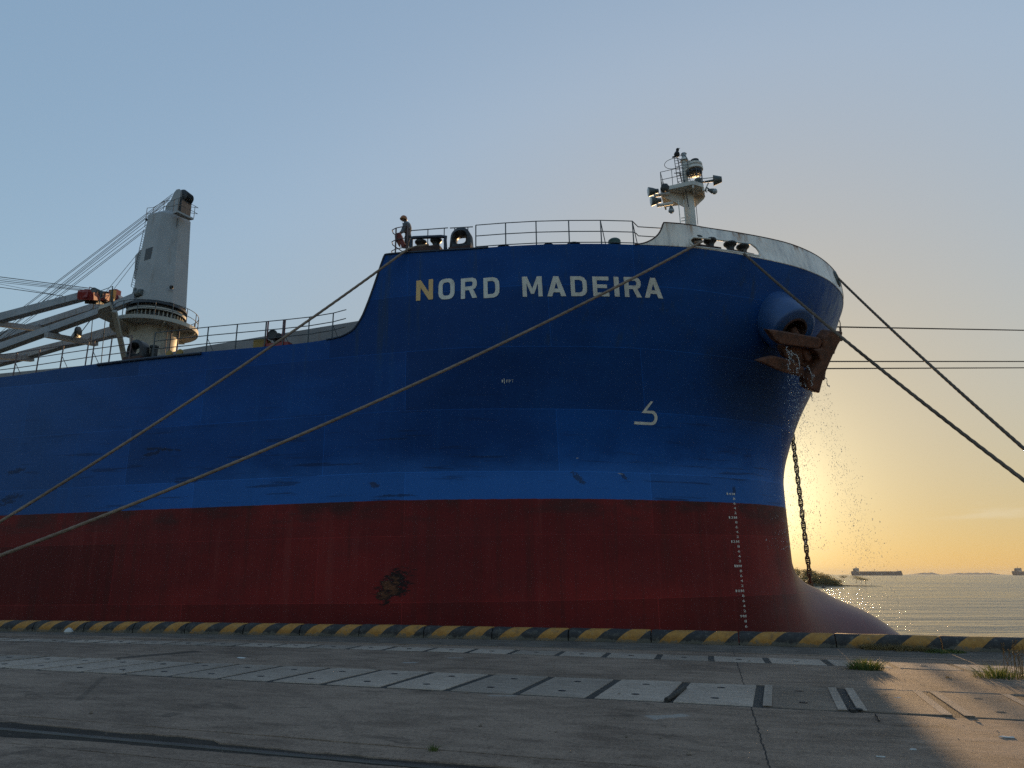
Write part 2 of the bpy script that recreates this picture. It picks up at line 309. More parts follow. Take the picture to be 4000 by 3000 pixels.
zz6 = lambda x, y: (x / 1.58, 2300 + y / 1.58); zz7 = lambda x, y: (1300 + x / 1.58, 2300 + y / 1.58)
def concrete(name, lo, hi, scale=1.0, joints=False, speck=0.5):
    t = NT(name); c = t.co(); x, y, z = t.sep(c)[:3]
    big = t.noise(c, 0.35 * scale, 5, 0.6, 0.6)
    mid = t.noise(t.map(c, (0.8, 2.2, 1)), 1.6 * scale, 6, 0.68)
    fine = t.noise(c, 38 * scale, 4, 0.75)
    peb = t.noise(c, 130 * scale, 2, 0.6); gra = t.noise(c, 17 * scale, 5, 0.8)
    v = t.math('ADD', t.math('MULTIPLY', big, 0.4), t.math('ADD', t.math('MULTIPLY', mid, 0.4), t.math('MULTIPLY', fine, 0.25)))
    col = t.mix(t.smooth(v, 0.40, 0.62), lo, hi)
    col = t.mix(t.math('MULTIPLY', t.smooth(peb, 0.52, 0.68), speck), col, tuple(a * 0.38 for a in lo))
    col = t.mix(t.math('MULTIPLY', t.smooth(fine, 0.56, 0.72), 0.35), col, tuple(min(0.6, a * 1.5) for a in hi))
    col = t.mix(t.math('MULTIPLY', t.smooth(gra, 0.50, 0.66), 0.55), col, tuple(a * 0.5 for a in lo))
    col = t.mix(t.math('MULTIPLY', t.smooth(gra, 0.47, 0.34), 0.35), col, tuple(min(.6, a * 1.35) for a in hi))
    if joints:
        stain = t.smooth(t.noise(t.map(c, (0.7, 1.3, 1), (3.3, 1.7, 0)), 1.0, 5, 0.62, 0.8), 0.60, 0.68)
        col = t.mix(t.math('MULTIPLY', stain, 0.55), col, tuple(a * 0.45 for a in lo))
        white = t.smooth(t.noise(t.map(c, (1.2, 2.6, 1), (9.1, 4.2, 0)), 1.0, 7, 0.72), 0.66, 0.72)
        col = t.mix(t.math('MULTIPLY', white, 0.5), col, (0.36, 0.36, 0.36))
        wig = t.math('MULTIPLY', t.math('SUBTRACT', t.noise(c, 2.5, 5, 0.7), 0.5), 0.10)
        j = t.math('ABSOLUTE', t.math('SUBTRACT', t.math('ADD', x, wig), 0.42))
        jm = t.smooth(j, 0.013, 0.004)
        col = t.mix(jm, col, (0.012, 0.012, 0.012))
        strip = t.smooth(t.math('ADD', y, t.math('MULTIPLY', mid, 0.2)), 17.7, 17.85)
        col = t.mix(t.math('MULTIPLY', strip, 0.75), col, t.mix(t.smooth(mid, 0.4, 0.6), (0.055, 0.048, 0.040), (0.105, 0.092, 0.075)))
        for a_, b_, wd, am in ((zz6(700, 430), zz6(1225, 385), .22, .75), (zz6(1060, 415), zz6(1300, 405), .10, .5), (zz6(990, 790), zz6(1100, 765), .13, .45), (zz6(480, 690), zz6(640, 545), .05, .35), (zz7(1950, 795), zz7(2190, 780), .12, -.5), (zz7(960, 660), zz7(1130, 660), .07, -.4), (zz7(430, 455), zz7(520, 455), .08, -.6), (zz7(710, 425), zz7(800, 425), .08, -.5)):
            A_, B_ = np.array(qe(*a_)), np.array(qe(*b_)); D_ = B_ - A_; L_ = float(np.linalg.norm(D_)); D_ /= L_
            dx = t.math('SUBTRACT', x, float(A_[0])); dy = t.math('SUBTRACT', y, float(A_[1]))
            u = t.math('ADD', t.math('MULTIPLY', dx, float(D_[0])), t.math('MULTIPLY', dy, float(D_[1]))); w = t.math('ABSOLUTE', t.math('SUBTRACT', t.math('MULTIPLY', dy, float(D_[0])), t.math('MULTIPLY', dx, float(D_[1]))))
            w = t.math('ADD', w, t.math('MULTIPLY', t.math('SUBTRACT', mid, 0.5), wd * (1.2 if am > 0 else 3.0)))
            mk = t.math('MULTIPLY', t.smooth(w, wd, wd * .75), t.math('MULTIPLY', t.smooth(u, -.05, .05), t.smooth(u, L_ + .05, L_ - .05)))
            col = t.mix(t.math('MULTIPLY', mk, abs(am)), col, (0.030, 0.023, 0.016) if am > 0 else (0.36, 0.345, 0.32))
        # tyre tracks sweeping across
        tr = t.math('ABSOLUTE', t.math('SUBTRACT', t.math('ADD', y, t.math('MULTIPLY', t.math('POWER', t.math('ADD', x, 7.5), 2.0), 0.22)), 10.6))
        tm = t.math('MULTIPLY', t.smooth(tr, 0.16, 0.08), t.smooth(mid, 0.42, 0.62))
        col = t.mix(t.math('MULTIPLY', tm, 0.35), col, tuple(a * 0.35 for a in lo))
    if not joints:
        oi = t.new('ShaderNodeObjectInfo'); cb_ = t.new('ShaderNodeCombineColor'); w_ = t.math('ADD', 0.74, t.math('MULTIPLY', oi.outputs['Random'], 0.42))
        for k_ in range(3): t.l.new(w_, cb_.inputs[k_])
        col = t.mul(col, cb_.outputs[0])
    t.bump(t.math('ADD', t.math('MULTIPLY', fine, 0.5), t.math('ADD', peb, t.math('MULTIPLY', mid, 1.4))), 0.55, 0.012)
    return t.done(col, 0.86, 0, 0.35)

def kerb_material():
    t = NT('striped kerb paint'); c = t.co(); x, y, z = t.sep(c)[:3]
    c = t.new('ShaderNodeNewGeometry').outputs['Position']
    n1 = t.noise(c, 7.0, 5, 0.7); n2 = t.noise(c, 1.7, 4)
    u = t.math('ADD', t.math('MULTIPLY', x, 2.0), t.math('MULTIPLY', t.math('ADD', z, t.math('MULTIPLY', y, 0.5)), -0.95))
    u = t.math('ADD', u, t.math('MULTIPLY', t.math('SUBTRACT', n2, 0.5), 0.05))
    fr = t.math('FRACT', t.math('ADD', u, 20.08))
    ye = t.math('MULTIPLY', t.smooth(fr, 0.22, 0.232), t.smooth(fr, 0.712, 0.70))
    yel = t.mix(t.smooth(n1, 0.35, 0.7), (0.30, 0.130, 0.018), (0.45, 0.210, 0.034))
    blk = t.mix(t.smooth(n1, 0.4, 0.7), (0.018, 0.015, 0.013), (0.042, 0.036, 0.031))
    col = t.mix(ye, blk, yel)
    wear = t.math('MULTIPLY', t.smooth(t.math('ADD', n1, t.math('MULTIPLY', t.smooth(z, 0.14, 0.0), 0.28)), 0.56, 0.70), 0.8)
    col = t.mix(wear, col, (0.115, 0.10, 0.075))
    gr = t.smooth(t.noise(c, 3.0, 6, 0.75), 0.52, 0.72)
    col = t.mix(t.math('MULTIPLY', gr, 0.62), col, (0.075, 0.058, 0.040))
    t.bump(n1, 0.5, 0.02)
    return t.done(col, 0.7)

def rust_material(name, a=(0.085, 0.030, 0.016), b=(0.20, 0.075, 0.032), sc=3.0):
    t = NT(name); c = t.co()
    n1 = t.noise(c, sc, 6, 0.7); n2 = t.noise(c, sc * 9, 4, 0.7)
    col = t.mix(t.smooth(n1, 0.35, 0.65), a, b)
    col = t.mix(t.math('MULTIPLY', t.smooth(n2, 0.5, 0.7), 0.5), col, tuple(v * 0.5 for v in a))
    t.bump(t.math('ADD', n1, n2), 0.5, 0.02)
    return t.done(col, 0.75, 0.1)

def water_material():
    t = NT('sea water'); c = t.new('ShaderNodeNewGeometry').outputs['Position']
    b1 = t.noise(t.map(c, (0.030, 0.12, 1), rot=(0, 0, 0.12)), 1.0, 3, 0.5)
    b2 = t.noise(t.map(c, (0.22, 0.5, 1), rot=(0, 0, 0.15)), 1.0, 4, 0.6, 0.4)
    b3 = t.noise(t.map(c, (1.1, 2.2, 1), rot=(0, 0, -0.1)), 1.0, 4, 0.6, 0.3)
    h = t.math('ADD', t.math('MULTIPLY', b1, 2.2), t.math('ADD', t.math('MULTIPLY', b2, 0.55), t.math('MULTIPLY', b3, 0.16)))
    t.bump(h, 1.0, 1.8)
    calm = t.noise(t.map(c, (0.006, 0.020, 1)), 1.0, 4, 0.6)
    t.b.inputs['IOR'].default_value = 1.33
    return t.done((0.17, 0.165, 0.135), t.math('ADD', 0.13, t.math('MULTIPLY', t.smooth(calm, 0.4, 0.6), 0.10)), 0, 0.5)

def rope_material(name, a, b):
    t = NT(name); c = t.co()
    n = t.noise(c, 40, 4, 0.7); n2 = t.noise(c, 0.8, 3)
    t.bump(n, 0.6, 0.01)
    return t.done(t.mix(t.smooth(t.math('ADD', t.math('MULTIPLY', n, 0.6), t.math('MULTIPLY', n2, 0.4)), 0.35, 0.65), a, b), 0.9, 0, 0.2)

def leaf_material(name, a, b, sc=8.0):
    t = NT(name); c = t.co(); n = t.noise(c, sc, 3)
    t.b.inputs['Transmission Weight'].default_value = 0.0
    m = t.done(t.mix(t.smooth(n, 0.35, 0.65), a, b), 0.6, 0, 0.3)
    tr = t.new('ShaderNodeBsdfTranslucent'); tr.inputs[0].default_value = (*[min(1, v * 1.6) for v in b], 1)
    ms = t.new('ShaderNodeMixShader'); ms.inputs[0].default_value = 0.4
    t.l.new(t.b.outputs[0], ms.inputs[1]); t.l.new(tr.outputs[0], ms.inputs[2])
    t.l.new(ms.outputs[0], t.n['Material Output'].inputs[0])
    return m

def name_material():
    t = NT('lettering paint'); c = t.co(); x, y, z = t.sep(c)[:3]
    n = t.noise(t.map(c, (5, 5, 1.2)), 1.0, 5, 0.7); n2 = t.noise(c, 2.2, 5, 0.7)
    NX = at(1710, 1130, 1, -15.66)[0]
    base = t.mix(t.smooth(n, 0.3, 0.7), (0.56, 0.52, 0.44), (0.70, 0.67, 0.59))
    base = t.mix(t.math('MULTIPLY', t.smooth(x, NX + 0.05, NX - 0.05), 0.85), base, (0.66, 0.38, 0.10))
    base = t.mix(t.math('MULTIPLY', t.smooth(n2, 0.62, 0.72), 0.5), base, (0.22, 0.21, 0.20))
    return t.done(base, 0.55)

MAT = dict(
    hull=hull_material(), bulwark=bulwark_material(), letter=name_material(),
    white=painted('weathered white paint', (0.70, 0.67, 0.61), 0.5, (0.26, 0.12, 0.05), 0.75, 1.1),
    crane=painted('crane grey paint', (0.34, 0.345, 0.35), 0.5, (0.20, 0.13, 0.07), 0.4, 0.8, dark=0.85),
    pedestal=painted('pedestal cream paint', (0.40, 0.38, 0.33), 0.55, (0.14, 0.10, 0.05), 0.7, 0.9),
    coaming=painted('coaming grey paint', (0.24, 0.22, 0.22), 0.5, (0.16, 0.09, 0.06), 0.6, 1.2),
    jib=painted('jib grey paint', (0.30, 0.315, 0.34), 0.5, (0.10, 0.08, 0.06), 0.6, 2.2),
    deck=painted('deck green paint', (0.05, 0.07, 0.06), 0.7),
    darkblue=painted('dark blue trim', (0.012, 0.022, 0.045), 0.5, (0.05, 0.03, 0.02), 0.4),
    bluepaint=painted('bolster blue paint', (0.026, 0.085, 0.235), 0.42, (0.05, 0.04, 0.03), 0.25, 1.2),
    rail=painted('railing paint', (0.06, 0.075, 0.085), 0.6, (0.16, 0.08, 0.05), 0.5, 3.0),
    railred=painted('railing primer', (0.13, 0.085, 0.085), 0.6, (0.18, 0.06, 0.04), 0.5, 3.0),
    black=painted('black steel', (0.018, 0.019, 0.020), 0.5, (0.07, 0.035, 0.02), 0.6, 2.5),
    greybox=painted('grey fittings', (0.085, 0.10, 0.10), 0.5, (0.12, 0.07, 0.04), 0.3, 3.0),
    red=painted('red jib head paint', (0.24, 0.014, 0.014), 0.45, (0.10, 0.03, 0.02), 0.5, 2.0),
    yellow=painted('yellow paint', (0.30, 0.18, 0.022), 0.5, (0.14, 0.08, 0.03), 0.5, 3.0),
    rust=rust_material('rusty anchor iron', (0.065, 0.025, 0.014), (0.15, 0.055, 0.026)), chain=rust_material('chain iron', (0.09, 0.06, 0.035), (0.18, 0.12, 0.065), 6.0),
    brown=rust_material('rusted fitting', (0.030, 0.014, 0.012), (0.075, 0.032, 0.022), 4.0),
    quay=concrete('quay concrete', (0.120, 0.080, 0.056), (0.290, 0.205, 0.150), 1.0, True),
    slab=concrete('cover slab concrete', (0.250, 0.192, 0.150), (0.410, 0.325, 0.260), 1.6, False, 0.35),
    slabdark=concrete('rough cover slab concrete', (0.130, 0.092, 0.066), (0.27, 0.20, 0.15), 1.9, False, 0.8),
    fill=concrete('joint mortar', (0.032, 0.029, 0.026), (0.075, 0.068, 0.060), 2.0, False, 0.5),
    dirt=concrete('groove dirt', (0.014, 0.010, 0.007), (0.040, 0.029, 0.020), 2.0, False, 0.3),
    kerb=kerb_material(), water=water_material(),
    ropel=rope_material('tan rope fibre', (0.16, 0.115, 0.085), (0.30, 0.225, 0.17)),
    roped=rope_material('brown rope fibre', (0.075, 0.055, 0.042), (0.16, 0.12, 0.09)),
    wire=painted('greased wire', (0.02, 0.02, 0.022), 0.5, (0.05, 0.04, 0.03), 0.3),
    steelrail=painted('worn rail steel', (0.12, 0.105, 0.09), 0.5, (0.09, 0.05, 0.03), 0.5, 3.0, 0.7),
    leaf=leaf_material('grass blades', (0.045, 0.075, 0.018), (0.11, 0.13, 0.035)),
    dry=leaf_material('dry stems', (0.12, 0.085, 0.035), (0.22, 0.16, 0.07)),
    mangrove=leaf_material('haze-tinted mangrove leaves', (0.11, 0.105, 0.050), (0.19, 0.165, 0.075), 0.6),  # leaf colour lightened and yellowed to imitate haze and sun glow
    bark=painted('tree bark', (0.06, 0.045, 0.03), 0.8),
    mud=concrete('spit mud', (0.055, 0.045, 0.03), (0.10, 0.085, 0.055), 0.2),
    farship=painted('haze-lightened hull paint', (0.13, 0.095, 0.085), 0.7), farwhite=painted('distant cabin paint', (0.36, 0.32, 0.29), 0.7),  # ship colours lightened to stand in for distance haze
    hills=painted('distant hills', (0.05, 0.06, 0.05), 0.9),
    glass=painted('window glass', (0.35, 0.38, 0.40), 0.1, amount=0.0), darkglass=painted('dark window', (0.035, 0.028, 0.022), 0.2),
    skin=painted('skin', (0.12, 0.065, 0.045), 0.6, amount=0.0), shirt=painted('grey shirt cloth', (0.10, 0.115, 0.13), 0.9, amount=0.0),
    trouser=painted('dark trouser cloth', (0.035, 0.035, 0.038), 0.9, amount=0.0), helmet=painted('orange helmet', (0.34, 0.105, 0.025), 0.4, amount=0.1),
    cloth=painted('dull red cloth', (0.17, 0.045, 0.04), 0.9, amount=0.1), feather=painted('dark feathers', (0.02, 0.02, 0.022), 0.8, amount=0.0),
    scrap=painted('pale scrap', (0.55, 0.53, 0.50), 0.8, amount=0.2), lampglass=painted('lamp glass', (0.6, 0.6, 0.58), 0.1, amount=0.0),
)

# ------------------------------------------------------------------ mesh helpers
class MB:
    def __init__(s): s.v, s.f = [], []
    def add(s, vs, fs):
        o = len(s.v); s.v += [tuple(map(float, p)) for p in vs]; s.f += [tuple(i + o for i in f) for f in fs]; return s
    def box(s, c, size, M=None):
        c = np.asarray(c, float); h = np.asarray(size, float) / 2
        M = np.eye(3) if M is None else np.asarray(M)
        vs = [c + M @ (np.array([i, j, k]) * h) for i in (-1, 1) for j in (-1, 1) for k in (-1, 1)]
        return s.add(vs, [(0, 1, 3, 2), (4, 6, 7, 5), (0, 4, 5, 1), (2, 3, 7, 6), (0, 2, 6, 4), (1, 5, 7, 3)])
    def tube(s, pts, r, n=8, closed=False, caps=True):
        pts = [np.asarray(p, float) for p in pts]; m = len(pts)
        rs = r if hasattr(r, '__len__') else [r] * m
        up = None; vs = []
        for i, p in enumerate(pts):
            a = pts[(i - 1) % m] if (closed or i > 0) else p
            b = pts[(i + 1) % m] if (closed or i < m - 1) else p
            d = b - a; d = d / (np.linalg.norm(d) + 1e-12)
            if up is None:
                up = np.array([0, 0, 1.0]) if abs(d[2]) < 0.9 else np.array([1.0, 0, 0])
            x = up - d * np.dot(up, d); x /= np.linalg.norm(x) + 1e-12; up = x; y = np.cross(d, x)
            vs += [p + rs[i] * (math.cos(2 * math.pi * k / n) * x + math.sin(2 * math.pi * k / n) * y) for k in range(n)]
        fs = []
        for i in range(m if closed else m - 1):
            j = (i + 1) % m
            fs += [(i * n + k, i * n + (k + 1) % n, j * n + (k + 1) % n, j * n + k) for k in range(n)]
        if caps and not closed: fs += [tuple(range(n - 1, -1, -1)), tuple((m - 1) * n + k for k in range(n))]
        return s.add(vs, fs)
    def lathe(s, c, axis, prof, n=24, caps=True):
        """prof: (distance along axis, radius)"""
        c = np.asarray(c, float); d = np.asarray(axis, float); d /= np.linalg.norm(d)
        x = np.cross(d, [0, 0, 1.0] if abs(d[2]) < 0.9 else [1.0, 0, 0]); x /= np.linalg.norm(x); y = np.cross(d, x)
        vs = [c + d * a + r * (math.cos(2 * math.pi * k / n) * x + math.sin(2 * math.pi * k / n) * y) for a, r in prof for k in range(n)]
        fs = [(i * n + k, i * n + (k + 1) % n, (i + 1) * n + (k + 1) % n, (i + 1) * n + k) for i in range(len(prof) - 1) for k in range(n)]
        if caps: fs += [tuple(range(n - 1, -1, -1)), tuple((len(prof) - 1) * n + k for k in range(n))]
        return s.add(vs, fs)
    def prism(s, poly, off):
        p = [np.asarray(q, float) for q in poly]; o = np.asarray(off, float); n = len(p)
        return s.add(p + [q + o for q in p], [tuple(range(n - 1, -1, -1)), tuple(range(n, 2 * n))] + [(k, (k + 1) % n, n + (k + 1) % n, n + k) for k in range(n)])
    def ring(s, c, a, b, r, n=32, m=8):
        """torus-like ring: centre c, half axes a and b (vectors), tube radius r"""
        c, a, b = map(lambda q: np.asarray(q, float), (c, a, b))
        return s.tube([c + a * math.cos(2 * math.pi * k / n) + b * math.sin(2 * math.pi * k / n) for k in range(n)], r, m, True)
    def beam(s, p, q, w, h):
        """box girder from p to q, width w across, height h"""
        p, q = np.asarray(p, float), np.asarray(q, float); d = q - p; L = np.linalg.norm(d); d = d / L
        x = np.cross(d, [0, 0, 1.0]); x = np.array([1.0, 0, 0]) if np.linalg.norm(x) < 1e-3 else x / np.linalg.norm(x); z = np.cross(x, d)
        return s.box((p + q) / 2, (w, L, h), np.stack([x, d, z], 1))
def fixed(me):
    bm = bmesh.new(); bm.from_mesh(me); bmesh.ops.recalc_face_normals(bm, faces=bm.faces); bm.to_mesh(me); bm.free()
def obj(name, mb, mat, parent=None, smooth=False, base=None, recalc=True, angle=40):
    v = mb.v
    if base is not None: v = [(a - base[0], b - base[1], c - base[2]) for a, b, c in v]
    me = bpy.data.meshes.new(name); me.from_pydata(v, [], mb.f); me.update()
    if recalc: fixed(me)
    o = bpy.data.objects.new(name, me); COL.objects.link(o)
    me.materials.append(mat if not isinstance(mat, str) else MAT[mat])
    if smooth:
        for p in me.polygons: p.use_smooth = True
        me.set_sharp_from_angle(angle=rad(angle))
    if parent is not None: o.parent = parent
    if base is not None: o.location = base
    return o
def tag(o, label=None, cat=None, group=None, kind=None):
    if label: o['label'] = label
    if cat: o['category'] = cat
    if group: o['group'] = group
    if kind or cat: o['kind'] = kind or 'thing'
    return o
def empty(name, parent=None, loc=None, M=None):
    o = bpy.data.objects.new(name, None); COL.objects.link(o); o.empty_display_size = 0.2
    if parent is not None: o.parent = parent
    if M is not None: o.matrix_world = M
    elif loc is not None: o.location = loc
    return o
TOPPX = [(0, 1474), (347, 1425), (591, 1395), (781, 1376), (1000, 1357), (1157, 1343), (1318, 1318), (1373, 1293), (1410, 1245), (1438, 1180), (1470, 1090), (1490, 1030), (1506, 994)]
_tp = [at(*p, 1, -HB) for p in TOPPX]
ZTOP = pchip([-140, -60] + [p[0] for p in _tp] + [-8, -6, -3, 0, 12], [19.7, 19.9] + [p[2] for p in _tp] + [23.93, 23.82, 23.72, 23.7, 23.7])
FC0 = _tp[-1][0]                                   # aft end of the forecastle

ship = empty('cargo_ship', M=SHIP_M)
tag(ship, 'huge cargo ship with blue and red hull moored at the quay, bow to the right', 'ship')

def build_hull():
    NR = 84; SA = -4.0
    aft = np.unique(np.round(np.concatenate([np.arange(SA, -10, -.3), np.arange(-10, -13.2, -.06), np.arange(-13.2, -17, -.4), np.arange(-17, -40, -0.75), np.arange(-40, -136, -6.0)]), 3))[::-1]
    cols = [('u', t) for t in np.linspace(0, 1, 66)] + [('s', s) for s in aft if s < SA - .01]
    rows = []
    for k, a in cols:
        if k == 'u':
            yf = lambda z: hull_y(SA, z) * math.sin(a * math.pi / 2); f = lambda z: float(S(z, yf(z)))
            lo, hi = 17.0, 26.0
            for _ in range(26):
                m = (lo + hi) / 2
                if float(ZTOP(f(m))) > m: lo = m
                else: hi = m
            zt = lo
        else: zt = float(ZTOP(a))
        col = []
        for j in range(NR + 1):
            z = 3 + (zt - 3) * j / NR
            col.append((f(z), yf(z), z) if k == 'u' else (a, hull_y(a, z), z))
        rows.append(col)
    mb = MB(); n = NR + 1; C = len(cols)
    vs = [(p[0], -p[1], p[2]) for c in rows for p in c] + [(p[0], p[1], p[2]) for c in rows[1:] for p in c]
    idx = lambda i, j, port: (i * n + j) if (not port or i == 0) else (C * n + (i - 1) * n + j)
    fs = []
    for i in range(C - 1):
        for j in range(NR):
            fs.append((idx(i, j, 0), idx(i + 1, j, 0), idx(i + 1, j + 1, 0), idx(i, j + 1, 0)))
            fs.append((idx(i, j, 1), idx(i, j + 1, 1), idx(i + 1, j + 1, 1), idx(i + 1, j, 1)))
    fs.append(tuple(idx(C - 1, j, 0) for j in range(n)) + tuple(idx(C - 1, j, 1) for j in range(n - 1, -1, -1)))
    mb.add(vs, fs)
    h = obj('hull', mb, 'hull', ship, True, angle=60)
    return [(c[-1][0], -c[-1][1], c[-1][2]) for c in rows]
EDGE = build_hull()
# decks
fc = [p for p in EDGE if p[0] > FC0 + 0.05 ]
mb = MB(); a = [(p[0], p[1] + 0.02, p[2] - 0.05) for p in fc]; b = [(p[0], -p[1] - 0.02, p[2] - 0.05) for p in fc]
mb.add(a + b, [(i, i + 1, len(a) + i + 1, len(a) + i) for i in range(len(a) - 1)]); obj('forecastle_deck', mb, 'deck', ship)
md = [p for p in EDGE if p[0] < -13.2]
mb = MB(); a = [(p[0], p[1] + 0.02, p[2] - 0.05) for p in md]; b = [(p[0], -p[1] - 0.02, p[2] - 0.05) for p in md]
mb.add(a + b, [(i, i + 1, len(a) + i + 1, len(a) + i) for i in range(len(a) - 1)])
mb.add([(-13.3, -15.6, 20.1), (-13.3, 15.6, 20.1), (FC0, 15.6, 20.1), (FC0, -15.6, 20.1)], [(0, 1, 2, 3)]); obj('main_deck', mb, 'deck', ship)
mb = MB().box((FC0 + 0.1, 0, 22.0), (0.1, 31.0, 3.8)); obj('forecastle_bulkhead', mb, 'coaming', ship)
# plate edge round the sweep, half-round bars under the deck edge
mb = MB().tube([(p[0], p[1] - 0.01, p[2]) for p in EDGE if -12.9 < p[0] < -5.5], 0.045, 6); obj('edge_bar', mb, 'darkblue', ship, True)
for a, b in ((-24.3, -18.9), ):
    mb = MB().tube([(s, -HB - 0.03, float(ZTOP(s)) - 0.06) for s in np.linspace(a, b, 16)], 0.07, 8); obj('edge_bar', mb, 'darkblue', ship, True)

# ------------------------------------------------------------------ bulwark
BW0 = on_hull(2481, 955.6)[0]
SWEEP = [(0, 0), (0.28, 0.07), (0.55, 0.22), (0.78, 0.45), (0.92, 0.72), (1.0, 1.0)]
SW_A, SW_B = BW0, 1.3
def rail_z(s): return 24.95
def bul(y, v, sgn=-1):
    """point of the bulwark plate at half breadth y, height fraction v"""
    s0 = float(S_TOP(y)); k = float(np.clip((14.0 - y) / 1.6, 0, 1)); k = k * k * (3 - 2 * k); s1 = s0 + (float(S_RAIL(min(y, 13.5))) - float(S_TOP(min(y, 13.5)))) * k; zt_ = 24.95 - .19 * (1 - k)
    return np.array([s0 * (1 - v) + s1 * v, sgn * y, 23.7 * (1 - v) + zt_ * v])
OPN = [(2694, 921), (2954, 958), (2968, 1001), (2696, 963)]
def bul_at(px, py):
    y = 13.0
    best = None
    for y in np.linspace(4, 14.5, 700):
        p = at(px, py, 1, -y); v = (p[2] - 23.7) / 1.25; q = bul(y, v); d = abs(q[0] - p[0])
        if best is None or d < best[0]: best = (d, y, v)
    return best[1], best[2]
ow = [bul_at(*p) for p in OPN]
def build_bulwark():
    ysr = np.concatenate([np.linspace(14.53, 11.0, 150), np.linspace(11.0, 0, 70)[1:]]); NV = 28
    sw = pchip([SW_A + (SW_B - SW_A) * a for a, _ in SWEEP], [b for _, b in SWEEP])
    (yl, vl), (yr, vr), (yr2, vr2), (yl2, vl2) = ow
    for sgn in (-1, 1):
        mb = MB(); grid = []
        for y in ysr:
            sm = bul(y, 0.5)[0]; top = float(sw(sm)) if sm < SW_B else 1.0
            grid.append([bul(y, top * j / NV, sgn) for j in range(NV + 1)])
        n = NV + 1
        mb.v = [tuple(p) for c in grid for p in c]
        ya, yb = (yl + yl2) / 2, (yr + yr2) / 2
        for i in range(len(ysr) - 1):
            yc = (ysr[i] + ysr[i + 1]) / 2; u = (yc - ya) / (yb - ya)
            for j in range(NV):
                v = (j + 0.5) / NV
                hole = False
                if 0 < u < 1:
                    vb = vl2 * (1 - u) + vr2 * u; vt = vl * (1 - u) + vr * u
                    L = 3.1; r = 0.17; X = min(u, 1 - u) * L; Y = min(v - vb, vt - v) * 1.25
                    hole = Y > 0 and not (X < r and Y < r and math.hypot(r - X, r - Y) > r)
                if not hole: mb.f.append((i * n + j, (i + 1) * n + j, (i + 1) * n + j + 1, i * n + j + 1))
        o = obj('bulwark', mb, 'bulwark', ship, True)
        m = o.modifiers.new('plate', 'SOLIDIFY'); m.thickness = 0.03; m.offset = 0
        mb = MB().tube([c[-1] for c in grid], 0.035, 6); obj('cap_rail', mb, 'brown', o, True)
        if sgn < 0:
            rim = []
            for a in range(64):
                # rounded rectangle in (u, v)
                t = a / 64 * 4; k = int(t); f = t - k
                u, w = ((f, 1), (1, 1 - f), (1 - f, 0), (0, f))[k]
                uu = 0.5 + (u - 0.5) * (1 - 0.00); vb = vl2 * (1 - uu) + vr2 * uu; vt = vl * (1 - uu) + vr * uu
                cx = min(u, 1 - u); cy = min(w, 1 - w)
                du = 0.045 * max(0, 1 - cy / 0.3) * (1 if cx < 0.03 else 0) ** 1
                uu = uu + (du if u < 0.5 else -du)
                y = ya + (yb - ya) * uu; q = bul(y, vb * (1 - w) + vt * w); rim.append(q + np.array([0.0, -0.02, 0]))
            mb = MB().tube(rim, 0.04, 8, True); obj('opening_rim', mb, 'white', o, True)
        # stays behind the plate
        for y in (10.6, 8.2, 6.2, 3.5):
            p0, p1 = bul(y, 0.0, sgn), bul(y, 0.98, sgn); inn = np.array([-0.35, -sgn * 0.75, 0])
            mb = MB().prism([p0 + inn * 0.06, p1 + inn * 0.06, p1 + inn * 0.25, p0 + inn * 0.95], (0.03, 0.03 * sgn, 0))
            obj('bulwark_stay', mb, 'greybox', o)
build_bulwark()
# oval fairlead in the stem end of the bulwark
yb, vb = bul_at(3266, 1090)
cpt = bul(yb, vb); e1 = bul(yb - 0.3, vb) - bul(yb + 0.3, vb); e1 /= np.linalg.norm(e1); e2 = bul(yb, vb + 0.2) - bul(yb, vb - 0.2); e2 /= np.linalg.norm(e2)
nn = np.cross(e1, e2); nn = nn if nn[1] < 0 else -nn
mb = MB().ring(cpt + nn * 0.03, e1 * 0.26, e2 * 0.36, 0.07); fl = obj('oval_fairlead', mb, 'greybox', ship, True)
mb = MB().add([cpt + nn * 0.035 + e1 * 0.24 * math.cos(a) + e2 * 0.33 * math.sin(a) for a in np.linspace(0, 2 * math.pi, 24, endpoint=False)], [tuple(range(24))]); obj('fairlead_opening', mb, 'black', fl)
FAIR = cpt + nn * 0.1

# ------------------------------------------------------------------ lettering
def glyph(ch, bold=0.03):
    cu = bpy.data.curves.new('glyph', 'FONT'); cu.body = ch; cu.size = 1.0; cu.offset = bold; cu.resolution_u = 6
    o = bpy.data.objects.new('glyph', cu); COL.objects.link(o)
    dg = bpy.context.evaluated_depsgraph_get(); me = bpy.data.meshes.new_from_object(o.evaluated_get(dg))
    bm = bmesh.new(); bm.from_mesh(me); bmesh.ops.triangulate(bm, faces=bm.faces[:]); bmesh.ops.remove_doubles(bm, verts=bm.verts, dist=1e-5)
    v = np.array([(p.co.x, p.co.y) for p in bm.verts]); bm.verts.index_update(); f = [tuple(q.index for q in p.verts) for p in bm.faces]; bm.free()
    bpy.data.objects.remove(o); bpy.data.curves.remove(cu); bpy.data.meshes.remove(me)
    lo, hi = v.min(0), v.max(0)
    return (v - lo) / np.maximum(hi - lo, 1e-6), f, (hi - lo)
